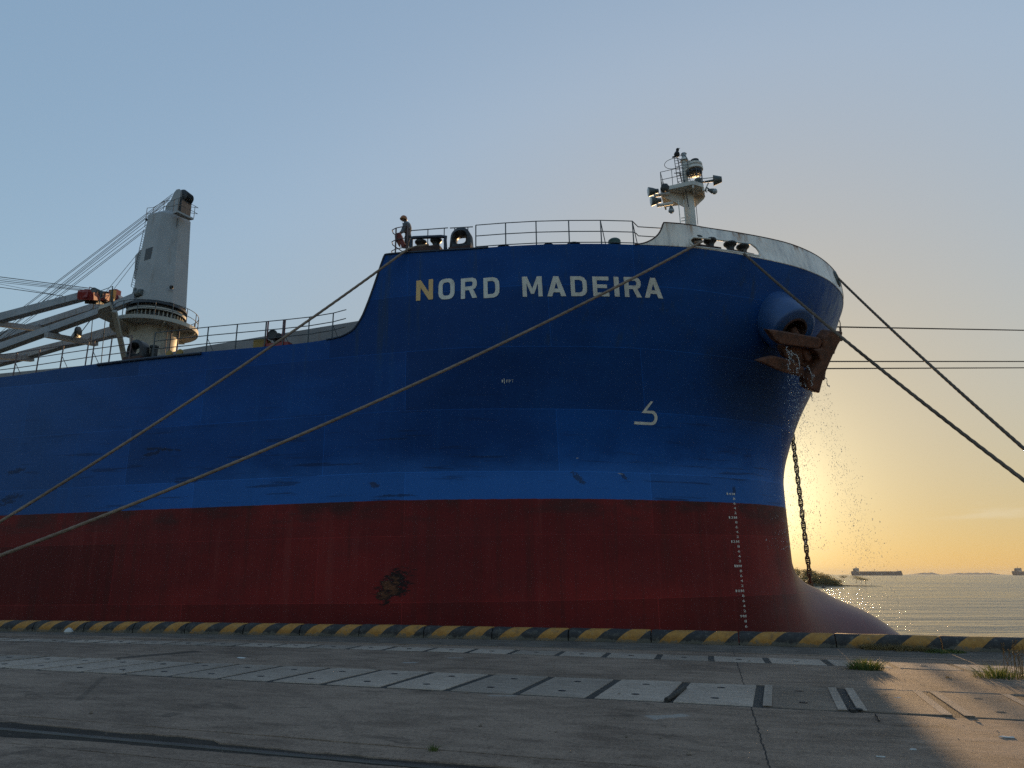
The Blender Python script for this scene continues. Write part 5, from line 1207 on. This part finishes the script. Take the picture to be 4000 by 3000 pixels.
# face: nose and eyes
fd = np.array([-.55, -.75, -.35]); fd /= np.linalg.norm(fd); sv = np.cross(fd, [0, 0, 1.0]); sv /= np.linalg.norm(sv); upv = np.cross(sv, fd)
fcn_ = head + [-.02, -.02, -.04] + fd * .09
obj('nose', MB().lathe(fcn_ + upv * .02, fd - upv * .7, [(-.01, .006), (.02, .014), (.035, .016), (.045, .006)], 8), 'skin', person, True)
for k in (-1, 1): obj('eye', MB().lathe(fcn_ + upv * .035 + sv * k * .034 - fd * .012, fd, [(-.004, .012), (.004, .012), (.009, .005)], 8), 'black', person, True)
obj('mouth', MB().box(fcn_ - upv * .05 - fd * .012, (.05, .012, .01)), 'brown', person)
# red cloth on the rail
Q = [pz(x, y, -15.45) for x, y in ((335, 545), (375, 490), (450, 490), (470, 540), (500, 640), (560, 740), (520, 800), (475, 795), (445, 680), (430, 640), (432, 790), (400, 740), (350, 650))]
mb = MB(); k = len(Q); V = [q + [0, .04 * math.sin(i * 1.9), 0] for i, q in enumerate(Q)]; V2_ = [q + [.01, .16 + .05 * math.sin(i * 2.3), 0] for i, q in enumerate(V)]
mb.add(V + V2_, [tuple(range(k - 1, -1, -1)), tuple(range(k, 2 * k))] + [(i, (i + 1) % k, k + (i + 1) % k, k + i) for i in range(k)])
rc_ = obj('red_cloth', mb, 'cloth', None, True); rc_.matrix_world = Matrix.Translation(Vector(W(foot))) @ Matrix.Rotation(-TH, 4, 'Z')
tag(rc_, 'dull red cloth hung over the end railing beside the bending person', 'cloth')
# ------------------------------------------------------------------ quay (local x along the kerb, y towards the water)
cl = lambda e, a, b: np.minimum(np.maximum(e, a), b)
n_kerb = lambda e: 19.48 - .0035 * (cl(e, -24, 14) + 2) ** 2
n_l2 = lambda e: 17.60 - .0035 * (cl(e, -24, 12) + 4) ** 2
n_ft = lambda e: 16.95 - .0040 * (cl(e, -24, 10) + 6) ** 2
n_fb = lambda e: 16.12 - .0042 * (cl(e, -24, 10) + 8) ** 2
n_nt = lambda e: 12.68 - .025 * e
n_nb = lambda e: 10.72 - .043 * e
n_rl = lambda e: 6.60 - .055 * e
es = np.unique(np.round(np.concatenate([np.linspace(-120, -26, 14), np.arange(-26, 12, .16), np.linspace(12, 110, 12)]), 3))
jit = lambda s, a: (np.convolve(rng.normal(size=len(es) + 8), np.ones(9) / 9 * 2.2, 'valid') * .6 + rng.normal(size=len(es)) * .35) * a
one = np.ones(len(es)); wide = np.where(es < -5.05, .30, .17); nearw = .15 * np.clip((-6.2 - es) / 1.2, 0, 1) + .05 * np.clip((-4.2 - es) / 1.0, 0, 1)
j1, j2, j3, j4 = jit(0, .045), jit(0, .03), jit(0, .03), jit(0, .05)
step_ = np.where((es > -6.9) & (es < -5.2), .0, 0)
rows = [(-60 * one, 0), (n_rl(es) - .53, 0), (n_rl(es) - .525, -.03), (n_rl(es) - .505, -.03), (n_rl(es) - .50, 0),
        (n_rl(es) - .12 - nearw + j1 * .5, 0), (n_rl(es) - .105 - nearw + j1 * .4, -.03), (n_rl(es) - .06, -.06), (n_rl(es) + .06, -.06), (n_rl(es) + wide - .02 + j4, -.06), (n_rl(es) + wide + j4, 0),
        (n_rl(es) + .60, 0), (n_rl(es) + .605, -.03), (n_rl(es) + .622, -.03), (n_rl(es) + .627, 0),
        (n_nb(es) - .05, 0), (n_nb(es) - .045, -.05), (n_nt(es) + .04, -.05), (n_nt(es) + .045, 0), (n_nt(es) + .12 + j3, .012), (n_nt(es) + .2 + j3, 0),
        (n_fb(es) - .05, 0), (n_fb(es) - .045, -.04), (n_ft(es) + .04, -.04), (n_ft(es) + .045, 0),
        (n_l2(es) - .07, 0), (n_l2(es) - .065, -.05), (n_l2(es) + .03 + j3 * .5, -.05), (n_l2(es) + .035 + j3 * .5, 0),
        (n_kerb(es) + .60, .004), (n_kerb(es) + .66, -.02), (n_kerb(es) + .66, -7)]
mb = MB(); R_ = len(rows); wob = [jit(0, .004) for _ in rows]
for i in range(len(es)): mb.v += [(es[i], rows[r][0][i], rows[r][1] + (wob[r][i] if 0 < r < R_ - 2 else 0)) for r in range(R_)]
mb.f += [(i * R_ + r, (i + 1) * R_ + r, (i + 1) * R_ + r + 1, i * R_ + r + 1) for i in range(len(es) - 1) for r in range(R_ - 1)]
qo = obj('quay', mb, 'quay', recalc=False); qo.matrix_world = QM; tag(qo, kind='structure')
def qobj(name, mb, mat, base, smooth=False, recalc=True):
    o = obj(name, mb, mat, None, smooth, base=base, recalc=recalc); o.matrix_world = QM @ Matrix.Translation(Vector(base)); return o
# mortar beds under the cover slabs
for nm, a, b, z in (('slab_bed', n_nb, n_nt, -.003), ('slab_bed', n_fb, n_ft, -.002), ('dirt', lambda e: n_rl(e) - .32, lambda e: n_rl(e) + .33, -.011)):
    ee = np.linspace(-40, 30, 60); mb = MB(); mb.v = [p for e in ee for p in ((e, float(a(e)) - .03, z), (e, float(b(e)) + .025, z))]
    mb.f = [(2 * i, 2 * i + 2, 2 * i + 3, 2 * i + 1) for i in range(59)]; o = obj('mortar_bed', mb, 'dirt' if nm == 'dirt' else 'fill'); o.matrix_world = QM; tag(o, kind='structure')
# rail
ee = np.linspace(-60, 30, 60); prof = [(-.075, -.16), (-.075, -.13), (-.012, -.11), (-.012, -.06), (-.038, -.045), (-.038, -.006), (-.028, .004), (.028, .004), (.038, -.006), (.038, -.045), (.012, -.06), (.012, -.11), (.075, -.13), (.075, -.16)]
mb = MB(); k = len(prof)
for e in ee: mb.v += [(e, float(n_rl(e)) + a, b) for a, b in prof]
mb.f = [(i * k + j, (i + 1) * k + j, (i + 1) * k + (j + 1) % k, i * k + (j + 1) % k) for i in range(59) for j in range(k)]
o = qobj('crane_rail', mb, 'steelrail', (-8.0, 7.04, 0)); tag(o, 'worn steel crane rail sunk in a ragged groove at the front of the quay', 'rail')
# kerb blocks
KJ = [-25.6, -23.7, -21.85, -20.1, -18.39, -16.76, -15.07, -13.2, -11.44, -9.63, -7.72, -5.77, -3.69, -1.54, 0.61, 2.83, 5.08, 7.3, 9.5, 11.6, 13.7]
KL = {4: 'second', 5: 'third', 6: 'fourth', 7: 'fifth', 8: 'sixth', 9: 'seventh', 10: 'eighth', 11: 'ninth', 12: 'tenth', 13: 'eleventh'}
prof = [(0, 0), (0, .13), (.025, .2), (.075, .255), (.15, .292), (.24, .31), (.34, .305), (.41, .27), (.45, .2), (.46, .1), (.46, 0)]
def kerb_mesh():
    mb = MB(); k = len(prof); xs = [0.006, .018, .04, .25, .5, .75, .96, .982, .994]
    for i, x in enumerate(xs):
        sh = .965 if i in (0, 8) else (.99 if i in (1, 7) else 1.0)
        mb.v += [(x, .23 + (a - .23) * sh, b * sh + rng.normal() * (.004 if 1 < i < 7 else 0)) for a, b in prof]
    mb.f = [(i * k + j, (i + 1) * k + j, (i + 1) * k + j + 1, i * k + j + 1) for i in range(8) for j in range(k - 1)] + [tuple(range(k)), tuple(8 * k + j for j in range(k))]
    return mb
k0 = None
for i in range(len(KJ) - 1):
    a, b = KJ[i], KJ[i + 1]
    if k0 is None: o = k0 = obj('kerb_block', kerb_mesh(), 'kerb', None, True, angle=50)
    else: o = k0.copy(); COL.objects.link(o)
    na, nb_ = float(n_kerb(a)), float(n_kerb(b)); ang = math.atan2(nb_ - na, b - a)
    o.matrix_world = QM @ Matrix.Translation(Vector((a, na + rng.normal() * .008, .002))) @ Matrix.Rotation(ang, 4, 'Z') @ Matrix.Diagonal(Vector((b - a, 1, 1 + rng.normal() * .012, 1)))
    mid = proj_x = None
    w = QM @ Vector(((a + b) / 2, (na + nb_) / 2, .15)); px = 2000 + FPX * w.x / (w.y * cp + (w.z - CZ) * sp)
    lab = f'black and yellow striped concrete kerb block on the quay edge, number {i} '
    o['_px'] = px
kb = [o for o in COL.objects if o.name.startswith('kerb_block')]
kb = [o for o in kb if -150 < o['_px'] < 4150] + [o for o in kb if not -150 < o['_px'] < 4150]
vis = sorted([o for o in kb if -450 < o['_px'] < 5600], key=lambda o: o['_px'])
ORD = ['first', 'second', 'third', 'fourth', 'fifth', 'sixth', 'seventh', 'eighth', 'ninth', 'tenth', 'eleventh', 'twelfth', 'thirteenth', 'fourteenth', 'fifteenth', 'sixteenth', 'seventeenth', 'eighteenth', 'nineteenth', 'twentieth', 'twenty-first', 'twenty-second', 'twenty-third', 'twenty-fourth', 'twenty-fifth', 'twenty-sixth', 'twenty-seventh', 'twenty-eighth']
for o in kb:
    if o not in vis: bpy.data.objects.remove(o); 
for i, o in enumerate(vis):
    px = o['_px']; del o['_px']
    ex = ' below the draft marks' if abs(px - 2900) < 180 else (' below the rust patch on the red hull' if abs(px - 1530) < 110 else (' behind the dry weeds' if abs(px - 3620) < 220 else ''))
    tag(o, f'{ORD[i]} striped kerb block from the left{ex}', 'kerb', 'striped kerb blocks along the quay edge')
# cover slabs
def slab_row(jb, jt, nb_, nt_, rowname, z, far):
    out = []
    for i in range(len(jb) - 1):
        g = .062; q = [(jb[i] + g, nb_), (jb[i + 1] - g, nb_), (jt[i + 1] - g, nt_), (jt[i] + g, nt_)]
        P = [np.array([e, float(f(e)) + (0.015 if f is nb_ else -.015), 0]) for e, f in q]; P = [p + [rng.normal() * .006, rng.normal() * .006, 0] for p in P]
        c = sum(P) / 4; w = QM @ Vector(c); px = 2000 + FPX * w.x / (w.y * cp - CZ * sp)
        if not -330 < px < 4200: continue
        dark = (not far) and c[0] > .55
        bm = bmesh.new(); top = [bm.verts.new(p - c + [0, 0, z + rng.normal() * .003]) for p in P]; f = bm.faces.new(top)
        r = bmesh.ops.extrude_face_region(bm, geom=[f]); 
        for v in [v for v in r['geom'] if isinstance(v, bmesh.types.BMVert)]: v.co.z = -.06
        bmesh.ops.recalc_face_normals(bm, faces=bm.faces[:]); bmesh.ops.bevel(bm, geom=[e for e in bm.edges], offset=.008, segments=1, affect='EDGES')
        me = bpy.data.meshes.new('cover_slab'); bm.to_mesh(me); bm.free()
        o = bpy.data.objects.new('cover_slab', me); COL.objects.link(o); me.materials.append(MAT['slabdark' if dark else 'slab'])
        o.matrix_world = QM @ Matrix.Translation(Vector(c)); o['_px'] = px; out.append(o)
        u = (P[3] + P[2] - P[0] - P[1]) / 2; m = (P[1] + P[2] - P[0] - P[3]) / 2
        for k in (-.26, .27) if not far else (-.02,):
            h = u * k + m * rng.normal() * .02; n = 14
            mb = MB().add([h + np.array([.062 * math.cos(a) * s_, .05 * math.sin(a) * s_, z + dz]) for s_, dz in ((1.0, .0045), (.72, .006), (.66, .0042)) for a in np.linspace(0, 2 * math.pi, n, endpoint=False)], [(r_ * n + j, r_ * n + (j + 1) % n, (r_ + 1) * n + (j + 1) % n, (r_ + 1) * n + j) for r_ in range(2) for j in range(n)] + [tuple(2 * n + j for j in range(n))])
            obj('lifting_hole', mb, 'black', o, recalc=False)
        if dark:
            for a, b in ((0, 3), (1, 2)):
                s_ = 1 if a == 0 else -1; p, q_ = P[a] - c, P[b] - c; d = np.array([s_ * .115, 0, 0]); z0 = np.array([0, 0, z + .003])
                obj('edge_frame', MB().prism([p + z0, p + d + z0, q_ + d + z0, q_ + z0], (0, 0, .008)), 'slab', o)
    out.sort(key=lambda o: o['_px'])
    for i, o in enumerate(out):
        del o['_px']; tag(o, f'{ORD[i]} concrete trench cover slab from the left in the {rowname} row', 'cover slab', f'cover slabs of the {rowname} row')
JB = [-18.2, -17.15, -16.1, -15.05, -13.95, -12.94, -12.06, -11.04, -10.09, -9.1, -8.08, -7.08, -6.08, -5.01, -3.95, -2.85, -1.77, -.66, .51, 1.66, 2.85, 4.0, 5.2]
JT = [-17.95, -16.9, -15.85, -14.8, -13.75, -12.76, -11.8, -10.8, -9.86, -8.95, -7.97, -6.94, -5.92, -4.9, -3.78, -2.71, -1.58, -.48, .67, 1.83, 2.99, 4.16, 5.35]
slab_row(JB, JT, n_nb, n_nt, 'nearer', .010, False)
FJ = list(np.arange(-19.4, -8.4, 1.0)) + [-8.35, -7.44, -6.39, -5.38, -4.38, -3.32, -2.28, -1.15, -.07, 1.02, 2.15, 3.28, 4.42, 5.55, 6.7, 7.85]
slab_row(FJ, FJ, n_fb, n_ft, 'farther', .006, True)
# small things lying on the quay
def lying(name, px, py, build, mat, label, cat):
    e, n = qe(px, py); mb = MB(); build(mb); o = obj(name, mb, mat, None, True, recalc=True); o.matrix_world = QM @ Matrix.Translation(Vector((e, n, 0.004))); tag(o, label, cat); return o
def flake(w, l, h=.012, seed=0):
    r = random.Random(seed)
    def f(mb):
        k = 9; P = [(math.cos(2 * math.pi * i / k) * l * r.uniform(.6, 1.1), math.sin(2 * math.pi * i / k) * w * r.uniform(.6, 1.1), 0) for i in range(k)]
        mb.add(P + [(x * .8, y * .8, h * r.uniform(.5, 1.2)) for x, y, _ in P], [tuple(range(k - 1, -1, -1)), tuple(range(k, 2 * k))] + [(i, (i + 1) % k, k + (i + 1) % k, k + i) for i in range(k)])
    return f
zq8 = lambda x, y: (2600 + x / 1.58, 2300 + y / 1.58); zq6 = lambda x, y: (x / 1.58, 2300 + y / 1.58); zq7 = lambda x, y: (1300 + x / 1.58, 2300 + y / 1.58)
lying('stone', *zq6(422, 276), lambda mb: mb.lathe((0, 0, 0), (0, 0, 1), [(0, .10), (.05, .13), (.12, .09), (.16, .03)], 9), 'scrap', 'white lump of stone at the foot of the striped kerb', 'stone')
for p, w, l, s_, lab in ((zq8(2112, 919), .035, .10, 1, 'largest pale scrap, on the sunlit concrete at the right edge'), (zq8(1325, 1040), .02, .045, 2, 'pale scrap nearest the camera, on the shaded concrete'), (zq8(1532, 997), .016, .04, 3, 'small pale scrap where shade meets sunlight on the concrete'), (zq6(1492, 428), .08, .13, 4, 'pale flat scrap between the two rows of slabs'), (zq8(1435, 678), .03, .06, 5, 'pale scrap lying on the rough dark cover slab')):
    lying('pale_scrap', *p, flake(w, l, .012, s_), 'scrap', lab, 'scrap')
a, b = qe(*zq8(5, 702)), qe(*zq8(118, 620)); v = np.array([b[0] - a[0], b[1] - a[1], 0])
lying('rubber_strip', *zq8(5, 702), lambda mb: mb.tube([(0, 0, .03), v * .5 + [0.02, 0, .03], v + [0, 0, .02]], .032, 8), 'fill', 'rolled rubber strip lying in a slab joint', 'strip')
lying('black_offcut', *zq8(1165, 762), lambda mb: mb.tube([(-.06, 0, .02), (.02, .01, .035), (.10, .05, .02)], .018, 7).box((-.02, -.03, .02), (.06, .07, .04)), 'black', 'black offcut at the corner of a rough cover slab', 'offcut')
a, b = qe(*zq8(1296, 785)), qe(*zq8(1318, 823)); v2 = np.array([b[0] - a[0], b[1] - a[1], 0])
lying('dark_stick', *zq8(1296, 785), lambda mb: mb.tube([(0, 0, .012), v2 * .5 + [.01, 0, .014], v2 + [0, 0, .012]], .011, 6), 'black', 'short dark stick lying on the concrete near the sunlight edge', 'stick')
# grass
def blades(mb, n, r, h, bend, seed, w=.006, flat=1.0):
    R = np.random.default_rng(seed)
    for _ in range(n):
        a, d = R.uniform(0, 2 * math.pi), r * math.sqrt(R.uniform()); b = np.array([math.cos(a) * d, math.sin(a) * d * flat, 0])
        hh = h * R.uniform(.45, 1.05) * (1 - .35 * d / r); out = np.array([math.cos(a + R.normal() * .6), math.sin(a + R.normal() * .6), 0]) * hh * bend * R.uniform(.3, 1.2) * (.35 + d / r)
        s_ = np.array([-math.sin(a), math.cos(a), 0]) * w * R.uniform(.6, 1.3); V = []
        for t in (0, .35, .7, 1): p = b + out * t ** 1.8 + np.array([0, 0, hh * (t - .22 * bend * t * t)]); k = (1, .85, .55, .05)[int(round(t * 3))]; V += [p - s_ * k, p + s_ * k]
        mb.add(V, [(0, 1, 3, 2), (2, 3, 5, 4), (4, 5, 7, 6)])
    return mb
def tuft(px, py, n, r, h, bend, seed, label, stalks=0, w=.006, mat='leaf', flat=1.0):
    e, nn_ = qe(px, py); root = empty('grass_tuft'); root.matrix_world = QM @ Matrix.Translation(Vector((e, nn_, 0))); tag(root, label, 'grass tuft', 'grass tufts growing from the quay joints')
    obj('blades', blades(MB(), n, r, h, bend, seed, w, flat), mat, root, recalc=False)
    if stalks:
        R = np.random.default_rng(seed + 9); mb = MB()
        for _ in range(stalks):
            b = np.array([R.normal() * r * .35 + .22, R.normal() * r * .3, 0]); t = b + [R.normal() * .07 + .05, R.normal() * .05, h * R.uniform(1.1, 1.9)]
            mb.tube([b, (b + t) / 2 + R.normal(size=3) * .015, t], [.005, .004, .002], 5)
            for q in np.linspace(.55, 1, 7): p = b * (1 - q) + t * q; mb.lathe(p, R.normal(size=3), [(0, .002), (.018, .008), (.034, .001)], 5)
        obj('seed_stalks', mb, 'dry', root)
    return root
tuft(*zq8(1235, 497), 420, .33, .30, .9, 11, 'dense green grass tuft growing in the joint below the striped kerb', w=.007, flat=.6)
tuft(*zq8(2060, 550), 260, .42, .34, 1.0, 12, 'taller grass tuft with dry seed stalks near the right edge', 14, w=.006, flat=.6)
tuft(*zq7(620, 1000), 70, .05, .10, .9, 13, 'small pale grass tuft beside the rail groove', w=.003)
tuft(*zq8(1745, 552), 30, .05, .07, 1.0, 15, 'tiny grass sprig on the joint between the two big tufts', w=.004, mat='dry')
# dry weeds along the kerb
R = np.random.default_rng(5); mb = MB()
for _ in range(150):
    e, nn_ = qe(zq8(R.uniform(1290, 1690), 0)[0], 2557); nn_ = float(n_kerb(e)) - abs(R.normal()) * .20 - .02
    t = blades(MB(), 12, .10, R.uniform(.12, .36), 1.3, int(R.integers(1e6)), .004); mb.add([(x + e, y + nn_, z) for x, y, z in t.v], t.f)
e0, _ = qe(3560, 2557); o = qobj('dry_weeds', mb, 'dry', (e0, float(n_kerb(e0)) - .2, 0), recalc=False); tag(o, 'dry brown weeds along the foot of the striped kerb', 'weeds', kind='stuff')
mb = MB()
for _ in range(80):
    e, nn_ = qe(zq8(R.uniform(1650, 1890), 0)[0], 2562); nn_ = float(n_kerb(e)) - abs(R.normal()) * .22 - .06
    t = blades(MB(), 16, .11, R.uniform(.05, .12), 1.6, int(R.integers(1e6)), .008); mb.add([(x + e, y + nn_, z) for x, y, z in t.v], t.f)
e0, _ = qe(3720, 2562); o = qobj('green_weeds', mb, 'leaf', (e0, float(n_kerb(e0)) - .2, 0), recalc=False); tag(o, 'low green creeping weeds at the foot of the kerb', 'weeds', kind='stuff')
mb = MB()
for _ in range(240):
    e = R.uniform(-16, 7); nn_ = float(R.choice([n_l2(e), n_l2(e), n_kerb(e) - .03, n_nt(e) + .03])) + R.normal() * .02
    t = blades(MB(), 5, .03, R.uniform(.02, .05), 1.5, int(R.integers(1e6)), .003); mb.add([(x + e, y + nn_, z - .01) for x, y, z in t.v], t.f)
o = qobj('joint_grass', mb, 'dry', (0, 17, 0), recalc=False); tag(o, 'sparse dry grass in the quay joints', 'grass', kind='stuff')
# grit and pebbles scattered on the concrete
mb = MB()
for _ in range(1500):
    e, nn_ = R.uniform(-14, 6), R.uniform(6.2, 19.2); r = R.uniform(.004, .012) * (1 + 2 * (R.random() < .05)); q = np.array([e, nn_, r * .3])
    mb.add([q + [r, 0, 0], q - [r, 0, 0], q + [0, r, 0], q - [0, r, 0], q + [0, 0, r * .8]], [(0, 2, 4), (2, 1, 4), (1, 3, 4), (3, 0, 4)])
o = qobj('grit', mb, 'slabdark', (0, 12, 0), recalc=False); tag(o, 'grit and small pebbles scattered over the quay', 'grit', kind='stuff')

# ------------------------------------------------------------------ sea and everything far away
ZW = -4.0
mb = MB(); rr = [0, 60, 200, 600, 2000, 6000, 14000]; n = 96
mb.v = [(0, 0, ZW)] + [(r * math.cos(2 * math.pi * k / n), r * math.sin(2 * math.pi * k / n), ZW) for r in rr[1:] for k in range(n)]
mb.f = [(0, 1 + k, 1 + (k + 1) % n) for k in range(n)] + [(1 + i * n + k, 1 + (i + 1) * n + k, 1 + (i + 1) * n + (k + 1) % n, 1 + i * n + (k + 1) % n) for i in range(len(rr) - 2) for k in range(n)]
tag(obj('sea', mb, 'water', recalc=False), kind='structure')
def far(px, py, Y):
    d = ray(px, py); return CAM0 + d * (Y / d[1])
# mangrove point
D0 = 362.0
sp_ = [(2900, 3), (3000, 3), (3100, 2.6), (3200, 2.2), (3270, 1.5), (3330, .8), (3400, .5), (3445, .1)]
mb = MB(); L0 = len(sp_)
for px, h in sp_:
    X = far(px, 2288, D0)[0]
    for dy, hh in ((-5, -1.5), (-1.5, h * .45 + .05), (8, h * .6), (30, -1.5)): mb.v.append((X, D0 + dy * (.3 + h * .35), ZW + hh))
mb.f = [(i * 4 + j, (i + 1) * 4 + j, (i + 1) * 4 + j + 1, i * 4 + j + 1) for i in range(L0 - 1) for j in range(3)]
tag(obj('land_spit', mb, 'mud', recalc=False), kind='structure')
R = np.random.default_rng(21); topl = pchip([2880, 3000, 3113, 3150, 3199, 3240, 3271, 3290], [2205, 2210, 2223, 2226, 2236, 2249, 2261, 2282])
V, F = [], []
for _ in range(1100):
    px = R.uniform(2900, 3282); t_ = float(topl(px)) + abs(R.normal()) * 4; py = t_ + (2287 - t_) * R.random() ** 1.1
    Y = D0 + R.uniform(-3, 16); c = far(px, py, D0); c[1] = Y; rr_ = R.uniform(.7, 1.5)
    for _ in range(34):
        q = c + R.normal(size=3) * rr_ * [.55, .6, .4]; a = R.normal(size=3); a /= np.linalg.norm(a); b = np.cross(a, R.normal(size=3)); b /= np.linalg.norm(b); s_ = R.uniform(.14, .34); k = len(V)
        V += [q + a * s_, q + b * s_ * .6, q - a * s_, q - b * s_ * .6]; F.append((k, k + 1, k + 2, k + 3))
c0 = far(3150, 2288, D0); tag(obj('mangrove_wood', MB().add(V, F), 'mangrove', None, base=tuple(c0), recalc=False), 'dense hazy mangrove wood on the low point beyond the bow', 'wood', kind='stuff')
for px, pt_, pb_, w_, lab in ((3296, 2249, 2272, 2.4, 'small thin tree nearest the mangrove wood on the spit'), (3346, 2251, 2275, 3.2, 'flat topped spreading tree in the middle of the spit'), (3363, 2257, 2277, 2.4, 'low leaning tree between two others on the spit'), (3381, 2261, 2279, 2.2, 'outermost small tree near the tip of the spit')):
    b = far(px, pb_, D0 + 2); t = far(px + 4, pt_, D0 + 2); root = empty('spit_tree', loc=tuple(b)); tag(root, lab, 'tree', 'trees on the spit')
    H = t[2] - b[2]; mb = MB().tube([(0, 0, -.5), (.15, 0, H * .4), (.1, 0, H * .8)], [.12, .09, .05], 6)
    for k in range(4): a = R.uniform(-1, 1); mb.tube([(.12, 0, H * (.4 + .1 * k)), (a * w_ * .6, R.normal() * .5, H * (.8 + .05 * k))], [.05, .03], 5)
    obj('trunk', mb, 'bark', root); V, F = [], []
    for _ in range(420):
        q = np.array([R.normal() * w_ * .42, R.normal() * w_ * .35, H * R.choice([.68, .85, .98]) + R.normal() * .13]); a = R.normal(size=3); a /= np.linalg.norm(a); b2 = np.cross(a, R.normal(size=3)); b2 /= np.linalg.norm(b2); s_ = R.uniform(.07, .18); k = len(V)
        V += [q + a * s_, q + b2 * s_ * .6, q - a * s_, q - b2 * s_ * .6]; F.append((k, k + 1, k + 2, k + 3))
    obj('crown', MB().add(V, F), 'mangrove', root, recalc=False)
# small boat floating off the point
b = far(3217, 2296, 318); b[2] = ZW; o = empty('small_boat', loc=tuple(b)); tag(o, 'tiny dark boat floating on the water just right of the stem', 'boat')
hl_ = [(-.95, 0), (-.8, .38), (.2, .42), (.8, .2), (1.1, 0), (.8, -.2), (.2, -.42), (-.8, -.38)]; mb = MB(); mb.v = [(x * .8, y * .7, -.1) for x, y in hl_] + [(x, y, .38 + .12 * (x > .5)) for x, y in hl_]
mb.f = [tuple(range(7, -1, -1))] + [(k, (k + 1) % 8, 8 + (k + 1) % 8, 8 + k) for k in range(8)] + [tuple(range(8, 16))]; obj('boat_hull', mb, 'farship', o); obj('boat_cabin', MB().box((-.2, 0, .55), (.7, .45, .35)), 'farship', o)
# ships at anchor
def far_ship(px0, px1, Y, label, cranes):
    a, b = far(px0, 2243, Y), far(px1, 2243, Y); Ls = b[0] - a[0]; u = Ls / 190.0
    o = empty('bulk_carrier', loc=(a[0], Y, ZW)); tag(o, label, 'ship', 'ships anchored on the horizon'); m = 1.154 * Y / 3430
    pr = [(3, -1), (0, 9), (1, 17), (10, 17), (12, 14), (160, 15), (172, 16.5), (187, 18.5), (190, 3), (188, -1)]
    obj('hull', MB().prism([(x * u, -14, z * m) for x, z in pr], (0, 28, 0)), 'farship', o)
    mb = MB().box((16 * u, 0, 20 * m), (14 * u, 24, 11 * m)).box((17 * u, 0, 27 * m), (10 * u, 28, 3.5 * m)); obj('superstructure', mb, 'farwhite', o)
    obj('funnel', MB().box((7 * u, 0, 21 * m), (4 * u, 6, 10 * m)), 'farship', o)
    obj('mast', MB().box((16 * u, 0, 31 * m), (.8 * u, .8, 8 * m)).box((177 * u, 0, 20 * m), (.5 * u, .6, 9 * m)), 'farship', o)
    mb = MB()
    for k in range(9): mb.box(((36 + 15 * k) * u, 0, 15.3 * m), (11 * u, 18, 1.7 * m))
    obj('hatch_cover', mb, 'farship', o)
    if cranes:
        for k in range(4): obj('deck_crane', MB().box(((42 + 34 * k) * u, 0, 20 * m), (4 * u, 4, 14 * m)).beam(((42 + 34 * k) * u, 0, 26 * m), ((66 + 34 * k) * u, 0, 20 * m), 1.5, 2), 'farship', o)
far_ship(3330, 3520, 3430, 'long dark bulk carrier anchored on the horizon in the glow', False)
far_ship(3960, 4190, 3900, 'bulk carrier on the horizon cut off by the right edge', True)
R = np.random.default_rng(3); xs_ = np.linspace(3480, 4300, 90); base_ = 12500.0
hp_ = np.maximum(0, 8 * np.exp(-((xs_ - 3640) / 26) ** 2) + 7 * np.exp(-((xs_ - 3672) / 14) ** 2) + 9 * np.exp(-((xs_ - 3838) / 40) ** 2) + 6 * np.exp(-((xs_ - 3780) / 20) ** 2) + 7 * np.exp(-((xs_ - 3900) / 30) ** 2) + 8 * np.exp(-((xs_ - 4150) / 60) ** 2)) * 4.2
mb = MB()
for x, h in zip(xs_, hp_):
    X = far(x, 2243, base_)[0]; mb.v += [(X, base_, ZW - .5), (X, base_ + 250, ZW + h * (.9 + .12 * R.normal())), (X, base_ + 700, ZW - .5)]
mb.f = [(i * 3 + j, (i + 1) * 3 + j, (i + 1) * 3 + j + 1, i * 3 + j + 1) for i in range(89) for j in range(2)]
tag(obj('hills', mb, 'hills', recalc=False), kind='structure')
# ------------------------------------------------------------------ haze
hz = bpy.data.materials.new('evening haze'); hz.use_nodes = True; hn_ = hz.node_tree
hn_.nodes.remove(hn_.nodes['Principled BSDF']); pv = hn_.nodes.new('ShaderNodeVolumePrincipled')
pv.inputs['Color'].default_value = (0.92, 0.90, 0.86, 1); pv.inputs['Density'].default_value = HAZE; pv.inputs['Anisotropy'].default_value = 0.0
hn_.links.new(pv.outputs[0], hn_.nodes['Material Output'].inputs['Volume'])
mb = MB().box((0, 0, (70 - 9) / 2.0), (30000, 30000, 79)); o = obj('haze', mb, hz); tag(o, kind='stuff', label='pale evening haze over the sea', cat='haze')
